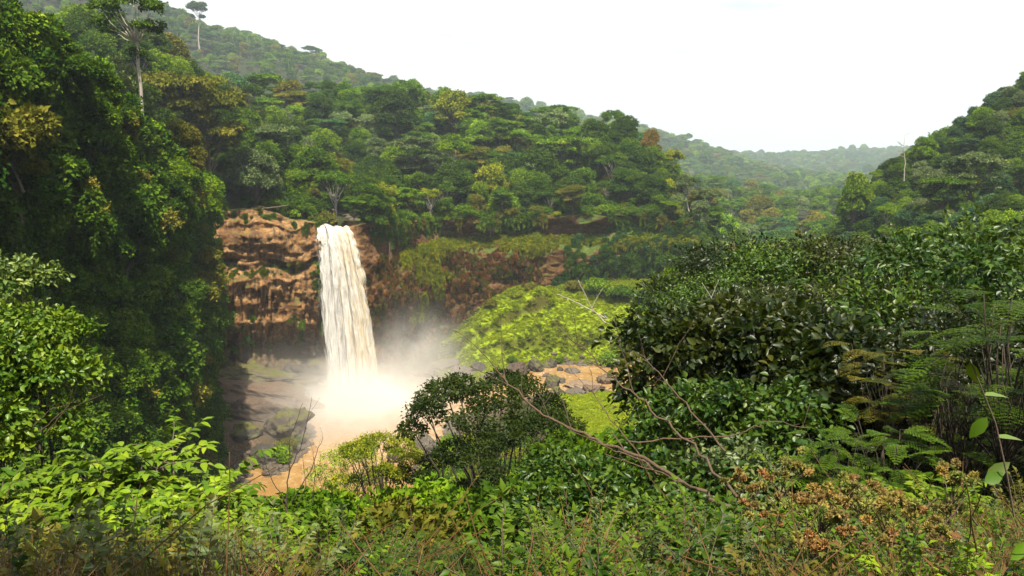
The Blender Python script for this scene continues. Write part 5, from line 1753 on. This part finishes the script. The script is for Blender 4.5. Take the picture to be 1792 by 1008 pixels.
# glossy trees on the right
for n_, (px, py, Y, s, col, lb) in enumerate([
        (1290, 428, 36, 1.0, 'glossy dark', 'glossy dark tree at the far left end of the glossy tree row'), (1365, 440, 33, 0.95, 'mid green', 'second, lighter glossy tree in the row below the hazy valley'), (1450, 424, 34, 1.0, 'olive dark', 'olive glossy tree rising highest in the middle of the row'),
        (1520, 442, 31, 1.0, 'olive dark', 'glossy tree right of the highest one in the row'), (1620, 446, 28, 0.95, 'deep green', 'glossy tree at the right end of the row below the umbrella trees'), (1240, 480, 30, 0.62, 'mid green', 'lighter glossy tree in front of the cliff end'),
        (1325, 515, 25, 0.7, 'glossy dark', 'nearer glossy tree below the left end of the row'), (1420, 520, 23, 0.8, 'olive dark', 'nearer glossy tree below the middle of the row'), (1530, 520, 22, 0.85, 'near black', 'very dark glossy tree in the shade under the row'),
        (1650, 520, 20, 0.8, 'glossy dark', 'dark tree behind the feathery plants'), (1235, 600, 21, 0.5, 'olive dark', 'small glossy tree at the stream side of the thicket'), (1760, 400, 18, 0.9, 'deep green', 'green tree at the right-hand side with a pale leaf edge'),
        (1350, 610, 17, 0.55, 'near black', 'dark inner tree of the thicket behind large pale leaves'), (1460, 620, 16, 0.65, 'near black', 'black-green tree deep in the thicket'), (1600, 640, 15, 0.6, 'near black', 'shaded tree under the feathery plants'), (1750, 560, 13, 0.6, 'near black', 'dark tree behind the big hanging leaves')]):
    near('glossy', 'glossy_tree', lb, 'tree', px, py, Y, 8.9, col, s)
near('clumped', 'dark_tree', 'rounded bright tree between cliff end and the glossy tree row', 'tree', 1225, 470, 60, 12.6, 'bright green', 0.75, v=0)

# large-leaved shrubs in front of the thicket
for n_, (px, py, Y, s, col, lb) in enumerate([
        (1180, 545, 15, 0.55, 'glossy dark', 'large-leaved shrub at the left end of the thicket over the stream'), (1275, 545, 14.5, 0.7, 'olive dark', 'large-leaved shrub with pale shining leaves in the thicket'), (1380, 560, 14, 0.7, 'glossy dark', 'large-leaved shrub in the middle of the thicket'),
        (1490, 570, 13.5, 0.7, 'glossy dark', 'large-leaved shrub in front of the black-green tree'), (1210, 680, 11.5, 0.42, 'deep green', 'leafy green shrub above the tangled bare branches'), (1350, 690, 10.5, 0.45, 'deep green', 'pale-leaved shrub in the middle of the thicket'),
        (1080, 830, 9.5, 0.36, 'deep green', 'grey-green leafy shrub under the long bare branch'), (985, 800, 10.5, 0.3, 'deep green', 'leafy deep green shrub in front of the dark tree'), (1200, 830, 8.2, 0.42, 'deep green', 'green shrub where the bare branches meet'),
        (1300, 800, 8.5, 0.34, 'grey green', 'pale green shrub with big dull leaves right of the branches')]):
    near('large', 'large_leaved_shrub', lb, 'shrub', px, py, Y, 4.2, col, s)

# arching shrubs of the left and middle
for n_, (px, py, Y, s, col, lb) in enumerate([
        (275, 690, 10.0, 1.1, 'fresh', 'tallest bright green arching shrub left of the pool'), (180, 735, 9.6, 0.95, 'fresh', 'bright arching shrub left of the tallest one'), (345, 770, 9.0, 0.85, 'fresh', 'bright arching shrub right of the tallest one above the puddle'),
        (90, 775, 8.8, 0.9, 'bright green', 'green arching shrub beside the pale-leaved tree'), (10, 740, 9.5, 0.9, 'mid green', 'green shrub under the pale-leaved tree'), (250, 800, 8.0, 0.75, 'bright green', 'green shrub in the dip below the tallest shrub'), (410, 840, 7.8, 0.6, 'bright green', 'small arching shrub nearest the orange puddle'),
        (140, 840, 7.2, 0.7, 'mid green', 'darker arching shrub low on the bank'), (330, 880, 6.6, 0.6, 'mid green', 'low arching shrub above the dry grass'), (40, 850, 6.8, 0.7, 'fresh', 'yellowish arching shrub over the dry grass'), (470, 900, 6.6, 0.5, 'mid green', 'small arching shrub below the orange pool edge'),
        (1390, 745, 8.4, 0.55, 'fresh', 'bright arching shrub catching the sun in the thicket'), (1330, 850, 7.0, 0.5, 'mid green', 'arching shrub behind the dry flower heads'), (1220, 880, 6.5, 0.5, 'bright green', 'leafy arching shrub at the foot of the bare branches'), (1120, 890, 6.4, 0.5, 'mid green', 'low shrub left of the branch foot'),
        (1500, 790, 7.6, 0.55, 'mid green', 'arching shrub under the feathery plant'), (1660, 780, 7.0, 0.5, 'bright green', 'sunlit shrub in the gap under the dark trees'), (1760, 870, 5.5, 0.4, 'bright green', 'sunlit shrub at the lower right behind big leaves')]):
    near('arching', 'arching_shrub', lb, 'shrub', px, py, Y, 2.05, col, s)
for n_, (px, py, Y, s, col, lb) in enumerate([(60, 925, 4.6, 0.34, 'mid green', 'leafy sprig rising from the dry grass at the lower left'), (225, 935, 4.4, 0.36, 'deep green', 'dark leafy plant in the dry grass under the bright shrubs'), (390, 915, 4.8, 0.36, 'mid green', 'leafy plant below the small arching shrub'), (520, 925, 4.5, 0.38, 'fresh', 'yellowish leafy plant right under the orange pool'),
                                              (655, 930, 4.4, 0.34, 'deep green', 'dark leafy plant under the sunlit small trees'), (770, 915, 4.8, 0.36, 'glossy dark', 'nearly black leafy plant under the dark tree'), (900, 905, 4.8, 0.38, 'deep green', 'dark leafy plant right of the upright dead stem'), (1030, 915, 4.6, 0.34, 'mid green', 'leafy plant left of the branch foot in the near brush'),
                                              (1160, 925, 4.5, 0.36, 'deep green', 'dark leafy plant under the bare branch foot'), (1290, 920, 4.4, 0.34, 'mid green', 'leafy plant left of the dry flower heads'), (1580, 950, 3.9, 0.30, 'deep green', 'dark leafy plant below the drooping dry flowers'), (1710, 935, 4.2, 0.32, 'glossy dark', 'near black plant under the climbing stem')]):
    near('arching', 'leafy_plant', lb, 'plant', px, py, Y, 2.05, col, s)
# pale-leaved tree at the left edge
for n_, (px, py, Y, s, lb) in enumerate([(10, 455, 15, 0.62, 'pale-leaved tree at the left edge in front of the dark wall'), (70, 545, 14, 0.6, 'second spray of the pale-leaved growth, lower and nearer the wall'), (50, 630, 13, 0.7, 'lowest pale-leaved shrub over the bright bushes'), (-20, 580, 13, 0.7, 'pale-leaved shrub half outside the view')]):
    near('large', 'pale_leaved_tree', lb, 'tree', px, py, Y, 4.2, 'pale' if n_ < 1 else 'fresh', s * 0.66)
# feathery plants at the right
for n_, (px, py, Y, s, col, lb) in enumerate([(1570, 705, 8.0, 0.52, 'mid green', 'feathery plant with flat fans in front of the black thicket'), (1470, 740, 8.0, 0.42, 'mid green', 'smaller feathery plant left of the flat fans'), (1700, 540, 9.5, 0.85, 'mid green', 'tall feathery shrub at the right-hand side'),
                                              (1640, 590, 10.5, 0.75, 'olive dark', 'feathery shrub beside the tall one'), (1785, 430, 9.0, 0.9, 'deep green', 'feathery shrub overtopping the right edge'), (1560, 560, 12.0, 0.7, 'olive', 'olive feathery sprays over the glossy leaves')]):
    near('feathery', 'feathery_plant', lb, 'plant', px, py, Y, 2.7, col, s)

# ---------------------------------------------------------------- bare branches
def branch(name, label, paths, cat='branch', sides=7, seed=1, twigs=8, mat=None):
    """paths: list of (list of (px, py, Y), r0, r1)"""
    r = np.random.default_rng(seed)
    g = Geo()
    org = at(*paths[0][0][0])
    for P_, r0, r1 in paths:
        pts = np.array([at(*q) for q in P_]) - org
        t = np.linspace(0, 1, len(pts))
        tt = np.linspace(0, 1, max(8, len(pts) * 4))
        fine = np.stack([np.interp(tt, t, pts[:, k]) for k in range(3)], 1)
        ln = np.linalg.norm(pts[-1] - pts[0])
        fine[1:-1] += r.normal(size=(len(tt) - 2, 3)) * ln * 0.006
        tube(g, fine, np.linspace(r0, r1, len(tt)), sides)
        for k in range(twigs):
            i_ = int(r.integers(len(tt) // 3, len(tt)))
            dv = unit(fine[-1] - fine[0]) * 0.6 + r.normal(size=3) * 0.55 + np.array((0, 0, 0.35))
            e_ = fine[i_] + dv * ln * r.uniform(0.03, 0.13)
            tube(g, wiggle(fine[i_], e_, 4, 0.15, r), np.linspace(max(r1, 0.3 * r0) * 0.7, r1 * 0.4, 4), 4)
    o = link(name, g.mesh(name, mat or MAT_TWIG, smooth=True), loc=org)
    tag(o, label, cat)
    return o


branch('bare_branch', 'long leafless branch reaching from the thicket up over the stream, forked twice', [
    ([(1310, 905, 6.2), (1220, 855, 6.4), (1130, 808, 6.6), (1060, 775, 6.8), (1000, 752, 7.0), (940, 715, 7.2), (885, 668, 7.4), (868, 640, 7.5)], 0.0186, 0.0062),
    ([(885, 668, 7.4), (878, 610, 7.5), (876, 560, 7.6)], 0.0056, 0.0025), ([(885, 668, 7.4), (850, 622, 7.5), (800, 580, 7.7)], 0.0056, 0.0019), ([(1130, 808, 6.6), (1080, 790, 6.6), (1030, 768, 6.5)], 0.0087, 0.0037),
    ([(1220, 855, 6.4), (1150, 825, 6.3), (1060, 795, 6.2)], 0.0099, 0.0037), ([(1000, 752, 7.0), (985, 700, 7.1), (950, 655, 7.2)], 0.0050, 0.0019)], seed=3)
branch('bare_branch', 'steeper leafless branch crossing the grassy stream bank', [
    ([(1290, 870, 6.6), (1230, 800, 7.0), (1165, 735, 7.4), (1110, 690, 7.7), (1060, 650, 8.0), (1010, 600, 8.3), (960, 556, 8.6)], 0.0136, 0.0037), ([(1110, 690, 7.7), (1090, 620, 7.9), (1075, 560, 8.0)], 0.0043, 0.0019),
    ([(1060, 650, 8.0), (1015, 620, 8.1), (975, 580, 8.1)], 0.0043, 0.0019), ([(1010, 600, 8.3), (1005, 550, 8.3), (990, 520, 8.3)], 0.0037, 0.0012)], seed=4)
branch('bare_branch', 'thin straight dead branch in front of the large-leaved thicket', [
    ([(1270, 790, 7.4), (1210, 720, 7.7), (1160, 660, 8.0), (1120, 620, 8.2)], 0.0112, 0.0037), ([(1160, 660, 8.0), (1190, 600, 8.0), (1215, 560, 8.0)], 0.0050, 0.0019)], seed=6)
branch('bare_branch', 'leafless upright fork against the mossy slope', [
    ([(1150, 830, 7.0), (1090, 760, 7.2), (1040, 690, 7.5), (1035, 650, 7.6)], 0.0074, 0.0025), ([(1040, 690, 7.5), (1000, 650, 7.6), (985, 610, 7.7)], 0.0031, 0.0012), ([(1040, 690, 7.5), (1080, 640, 7.5), (1085, 590, 7.5)], 0.0031, 0.0012)], seed=7, twigs=5)
branch('bare_branch', 'thin horizontal dry stick lying through the thicket', [([(1100, 772, 8.2), (1200, 768, 8.2), (1290, 762, 8.2), (1340, 735, 8.2), (1420, 748, 8.2)], 0.009, 0.005)], seed=8, twigs=3)
branch('bare_branch', 'pale dead twig rising in front of the grass slope', [([(1060, 565, 13), (1035, 540, 13), (1012, 490, 13)], 0.012, 0.004), ([(1035, 540, 13), (1045, 520, 13), (1055, 505, 13)], 0.007, 0.003), ([(1058, 556, 13), (1010, 530, 13), (975, 515, 13)], 0.010, 0.005)], seed=9, twigs=1, mat=MAT_BARK_PALE)
branch('bare_branch', 'pale forked dead twig sticking out of the glossy trees', [([(1258, 552, 16), (1245, 520, 16), (1228, 495, 16)], 0.014, 0.004), ([(1245, 520, 16), (1258, 490, 16)], 0.008, 0.003)], seed=10, twigs=2, mat=MAT_BARK_PALE)
branch('bare_shrub', 'dead leafless stems standing at the left edge of the orange pool', [
    ([(500, 900, 7.2), (505, 830, 7.3), (510, 760, 7.4), (530, 705, 7.4)], 0.008, 0.002), ([(505, 830, 7.3), (530, 770, 7.3), (545, 700, 7.3)], 0.005, 0.002), ([(510, 880, 7.2), (545, 820, 7.2), (565, 765, 7.2)], 0.006, 0.002), ([(500, 880, 7.2), (470, 830, 7.2), (455, 780, 7.2)], 0.005, 0.002),
    ([(545, 880, 7.2), (552, 830, 7.2), (548, 790, 7.2)], 0.004, 0.002), ([(520, 890, 7.2), (535, 850, 7.2), (530, 800, 7.2)], 0.004, 0.0015)], cat='shrub', seed=11, twigs=4, mat=MAT_BARK_DARK)
branch('bare_branch', 'reddish bare twigs in front of the left wall under the pale leaves', [([(80, 760, 9), (120, 710, 9), (128, 680, 9)], 0.007, 0.002), ([(70, 755, 9), (110, 720, 9), (180, 690, 9)], 0.007, 0.002), ([(60, 745, 9), (90, 715, 9), (140, 700, 9)], 0.006, 0.002)], seed=12, twigs=3)
for n_, (x0, y0, x1, y1, Y, lb) in enumerate([(735, 1005, 715, 880, 4.6, 'dark upright dead stem in the middle of the near brush'), (215, 1000, 240, 870, 5, 'thin dry stem among the dry grass'), (1010, 1000, 985, 850, 5, 'thin dead stem below the dark tree'), (590, 990, 640, 850, 5.5, 'pale thin stem slanting over the sunlit shrubs'),
                                              (1640, 930, 1690, 870, 4.2, 'dry stalk with a bent top among the flower heads'), (1530, 960, 1640, 870, 4.3, 'straw-coloured stalk slanting behind the flower heads'), (1700, 905, 1760, 990, 4.0, 'pale dry stalk at the lower right')]):
    branch('dry_reed', lb, [([(x0, y0, Y), ((x0 + x1) / 2 + 4, (y0 + y1) / 2, Y), (x1, y1, Y)], 0.006, 0.003)], cat='stem', seed=40 + n_, twigs=3)

# ---------------------------------------------------------------- dry flower heads
def flower_plant(px, py, Y, nh, spread, label, seed):
    r = np.random.default_rng(seed)
    top = at(px, py, Y)
    z = hz(top[0], Y)
    base = np.array((top[0] + r.normal() * 0.05, Y, z))
    e = root('dry_flower_plant', base)
    tag(e, label, 'flower')
    st, lf = Geo(), Geo()
    hub = top - base + np.array((0, 0, -0.16))
    stem = wiggle((0, 0, -0.1), hub, 7, 0.05, r)
    tube(st, stem, np.linspace(0.007, 0.004, 7), 5)
    for k in range(int(nh * 1.25)):
        hp = top - base + np.array((r.normal() * spread, r.normal() * spread, r.normal() * spread * 0.35))
        tube(st, wiggle(hub + (stem[4] - hub) * r.uniform(0, 0.6), hp, 4, 0.1, r), (0.003, 0.0025, 0.002, 0.0015), 4)
        h = Geo()
        for q in range(5):         # a fuzzy tuft of dry bristles
            c_ = r.normal(size=3) * np.array((0.010, 0.010, 0.006))
            m = 34
            D = rand_dirs(m, r) + np.array((0, 0, 0.4))
            leaves(h, np.tile(c_, (m, 1)), D, rand_dirs(m, r), 0.031, 0.010, np.clip(0.5 + r.normal() * 0.2 + 0.12 * r.normal(size=m), 0, 1), 'card', 0.1, 0.0)
        o = link('flower_head', h.mesh('flower_head', MAT_DRY), e, hp)
        o.color = (0.33 * r.uniform(0.55, 1.0), 0.24 * r.uniform(0.6, 1.1), 0.06, 1)
    o = link('stem', st.mesh('stem', MAT_TWIG), e)
    spray(lf, st, stem[2], 3, 0.25, 0.07, 0.035, 0.05, r, kind='ovate', el=(0.2, 1.0))
    o = link('leaves', lf.mesh('leaves', MAT_NEAR), e)
    o.color = c4(GREENS['mid green'])


for n_, (px, py, Y, nh, sp, lb) in enumerate([
        (1440, 880, 4.2, 20, 0.10, 'largest bunch of orange-brown dry flower heads'), (1500, 858, 4.4, 16, 0.09, 'bunch of dry flower heads touching the largest bunch'), (1560, 872, 4.5, 9, 0.07, 'dry flower bunch left of the drooping spray'), (1590, 895, 4.3, 9, 0.07, 'drooping spray of dry flower heads'),
        (1672, 832, 4.6, 10, 0.06, 'single flat orange flower bunch against the black thicket'), (1370, 815, 5.6, 9, 0.10, 'rusty seed heads high among the leaves left of the flowers'), (1300, 850, 5.2, 10, 0.10, 'rusty brown seed heads by the bare branch foot'), (1620, 925, 4.1, 7, 0.06, 'small low bunch of dry flowers'),
        (1520, 930, 4.0, 8, 0.08, 'dry flower bunch low between grass stalks'), (1345, 905, 4.8, 8, 0.08, 'faded seed heads beside the dark hollow'), (1660, 890, 4.6, 6, 0.05, 'small orange tuft under the flat bunch'), (1410, 940, 4.0, 7, 0.07, 'brown tuft of seed heads above the near grass')]):
    flower_plant(px, py, Y, nh, sp, lb, 600 + n_)

# ---------------------------------------------------------------- climbing stem with big leaves at the right edge
g, tg = Geo(), Geo()
org = at(1775, 905, 3.0)
pts = np.array([at(px, py, 3.0) for px, py in ((1775, 905), (1762, 830), (1742, 740), (1722, 690), (1702, 640), (1698, 630))]) - org
tube(tg, pts, np.linspace(0.004, 0.0022, 6), 5)
e = root('climbing_vine', org)
tag(e, 'slender climbing stem carrying large pale oval leaves', 'vine')
link('stem', tg.mesh('stem', MAT_BARK), e)
for n_, (px, py, dx, dz, L_, N_, c_) in enumerate([(1722, 692, 0.12, 0.0, 0.115, (0, -0.12, 1), 'pale'), (1745, 766, 0.12, -0.003, 0.12, (0.1, -0.1, 1), 'pale'), (1722, 845, 0.10, 0.04, 0.10, (-0.3, -0.9, 0.5), 'deep green'), (1698, 632, 0.04, -0.09, 0.12, (-0.7, -0.5, 0.4), 'fresh'),
                                                   (1728, 730, -0.05, -0.09, 0.11, (-0.5, -0.8, 0.2), 'mid green'), (1768, 980, 0.05, 0.03, 0.12, (0.2, -0.9, 0.4), 'mid green')]):
    g = Geo()
    P0 = at(px, py, 3.0) - org
    leaves(g, np.zeros((1, 3)), np.array([[dx, 0.02, dz]]), np.array([N_], float), L_, 0.05, 0.5, 'ovate', 0.12, 0.15)
    o = link('leaf', g.mesh('leaf', MAT_GLOSS, smooth=True), e, P0)
    o.color = c4(GREENS[c_])
# two big leaves hanging out of the thicket at the lower right
for n_, (px, py, Y, dx, dz, L_, lb) in enumerate([(1725, 835, 3.4, 0.08, 0.05, 0.13, 'large grey-green leaf hanging near the climbing stem')]):
    g, tg = Geo(), Geo()
    org = at(px, py, Y)
    leaves(g, np.zeros((1, 3)), np.array([[dx, 0.0, dz]]), np.array([(-0.5, -0.85, 0.1)]), L_, 0.06, 0.5, 'ovate', 0.1, 0.15)
    e = root('hanging_leaf', org)
    tag(e, lb, 'leaf')
    o = link('leaf', g.mesh('leaf', MAT_GLOSS, smooth=True), e)
    o.color = c4(np.array(GREENS['pale']) * 0.6)
    tube(tg, wiggle((0, 0, 0), (0.12, 0.3, -0.5), 5, 0.1, rn), 0.003, 4)
    link('stem', tg.mesh('stem', MAT_BARK), e)

# ---------------------------------------------------------------- weeds, grass and litter underfoot
for n_ in range(170):
    Y = rn.uniform(3.2, 8.5)
    px = rn.uniform(-60, 1850)
    x, y, z = ground_px(px, Y)
    v = int(rn.integers(3))
    col = ('mid green', 'deep green', 'fresh', 'olive', 'bright green', 'grey green')[int(rn.integers(6))]
    wh = 'among the dry grass' if px < 420 else 'in the middle of the near brush' if px < 1000 else 'under the bare branches' if px < 1350 else 'around the dry flower heads'
    e = root('weed', (x, y, z), rn.uniform(0, 6.28), rn.uniform(0.22, 0.85) * (1.0 if px < 1300 else 0.8))
    tag(e, f'{col} leafy weed {wh}', 'weed', f'{col} weeds {wh}')
    cm, tm = PROTO[('weed', v)]
    c = link('crown', cm, e)
    c.color = c4(np.array(GREENS[col]) * rn.uniform(0.5, 0.95))
    link('stem', tm, e)
MAT_BLADE = leaf_material('grass_blade', colors=[(0.04, 0.06, 0.008), (0.025, 0.045, 0.006), (0.12, 0.07, 0.024), (0.17, 0.11, 0.045), (0.075, 0.038, 0.015), (0.09, 0.05, 0.018)], rough=0.7, spec=0.15)
protos_ = []
for v in range(4):
    r = np.random.default_rng(700 + v)
    g = Geo()
    for k in range(26):
        a, l_ = r.uniform(0, 6.28), r.uniform(0.25, 0.75)
        m = 6
        t = np.linspace(0, 1, m)
        ben = r.uniform(0.2, 0.9)
        o_ = np.array((r.normal() * 0.06, r.normal() * 0.06, 0))
        dv = np.array((math.cos(a), math.sin(a), 0))
        cl = o_ + dv * (l_ * ben * t ** 1.6)[:, None] + np.array((0, 0, 1.0)) * (l_ * (t - 0.45 * ben * t ** 2.5))[:, None]
        sd_v = np.array((-math.sin(a), math.cos(a), 0)) * 0.5
        w = (0.010 if v < 2 else 0.005) * (1 - t ** 2)[:, None]
        V = np.concatenate((cl - sd_v * w, cl + sd_v * w))
        F4 = [(i_, i_ + m, i_ + m + 1, i_ + 1) for i_ in range(m - 1)]
        g.add(V, F4=F4, tint=np.clip(0.5 + r.normal() * 0.2, 0, 1))
    o = link('grass_tuft', g.mesh('grass_tuft', MAT_LEAF), loc=ground_px((120, 420, 1010, 1480)[v], 4.4))
    o.color = ((0.10, 0.14, 0.02, 1), (0.06, 0.10, 0.012, 1), (0.20, 0.13, 0.05, 1), (0.16, 0.10, 0.04, 1))[v]
    tag(o, ['broad-bladed green grass tuft in the dry grass', 'dark green grass tuft below the bright shrubs', 'straw-coloured fine grass tuft below the dark tree', 'brown wiry grass tuft under the dry flower heads'][v], 'grass')
    protos_.append(o)
n = 2600
Yg = 2.6 + 7.5 * rn.uniform(size=n) ** 1.4
pxg = np.where(rn.uniform(size=n) < 0.42, rn.uniform(-150, 560, n), rn.uniform(-150, 1950, n))
xg = (pxg - 896) / FPX * Yg * 1.12
Pg = np.stack((xg, Yg, height(xg, Yg)), 1)
scatter('grass', 'tangled green and dry grass on the near ground', protos_, Pg, np.stack((rn.normal(size=n) * 0.3, rn.normal(size=n) * 0.3, rn.uniform(0, 6.28, n)), 1), rn.uniform(0.35, 0.95, n) * np.where(pxg < 520, 1.0, 0.75), None, leafmat=MAT_BLADE)
# dead leaves and dry sticks
g = Geo()
n = 2600
Yg = 2.6 + 6 * rn.uniform(size=n) ** 1.3
xg = (rn.uniform(-100, 1900, n) - 896) / FPX * Yg * 1.12
P = np.stack((xg, Yg, height(xg, Yg) + 0.02 + 0.35 * rn.uniform(size=n) ** 2), 1)
leaves(g, P, rand_dirs(n, rn) * np.array((1, 1, 0.5)), rand_dirs(n, rn) * 0.7 + np.array((0, 0, 0.8)), rn.uniform(0.03, 0.085, n), rn.uniform(0.012, 0.03, n), rn.uniform(0.1, 0.9, n), 'leaf', 0.4, 0.4)
for k in range(260):
    a = P[rn.integers(n)] + np.array((0, 0, 0.05))
    b_ = a + np.array((rn.normal() * 0.35, rn.normal() * 0.35, rn.uniform(0.0, 0.45)))
    tube(g, wiggle(a, b_, 4, 0.15, rn), np.linspace(0.004, 0.002, 4), 4, tint=rn.uniform(0.2, 0.8))
o = link('dead_leaves', g.mesh('dead_leaves', MAT_DRY))
o.color = (0.115, 0.065, 0.026, 1)
tag(o, 'brown dead leaves and dry sticks on the near ground', 'litter', kind='stuff')

# unseen trees added behind and beside the viewpoint to shade the near brush
for n_, (x, y, s, lb) in enumerate([(-4.2, -3.6, 0.8, 'unseen open-crowned tree added behind the viewpoint to dapple the near grass'), (12.5, 2.0, 0.8, 'unseen forest tree added beside the viewpoint for its shade')]):
    tree(('airy', 'broad')[n_], ('open_crowned_tree', 'broadleaf_tree')[n_], lb, 'tree', (x, y, hz(x, y)), 'deep green', s, v=0)
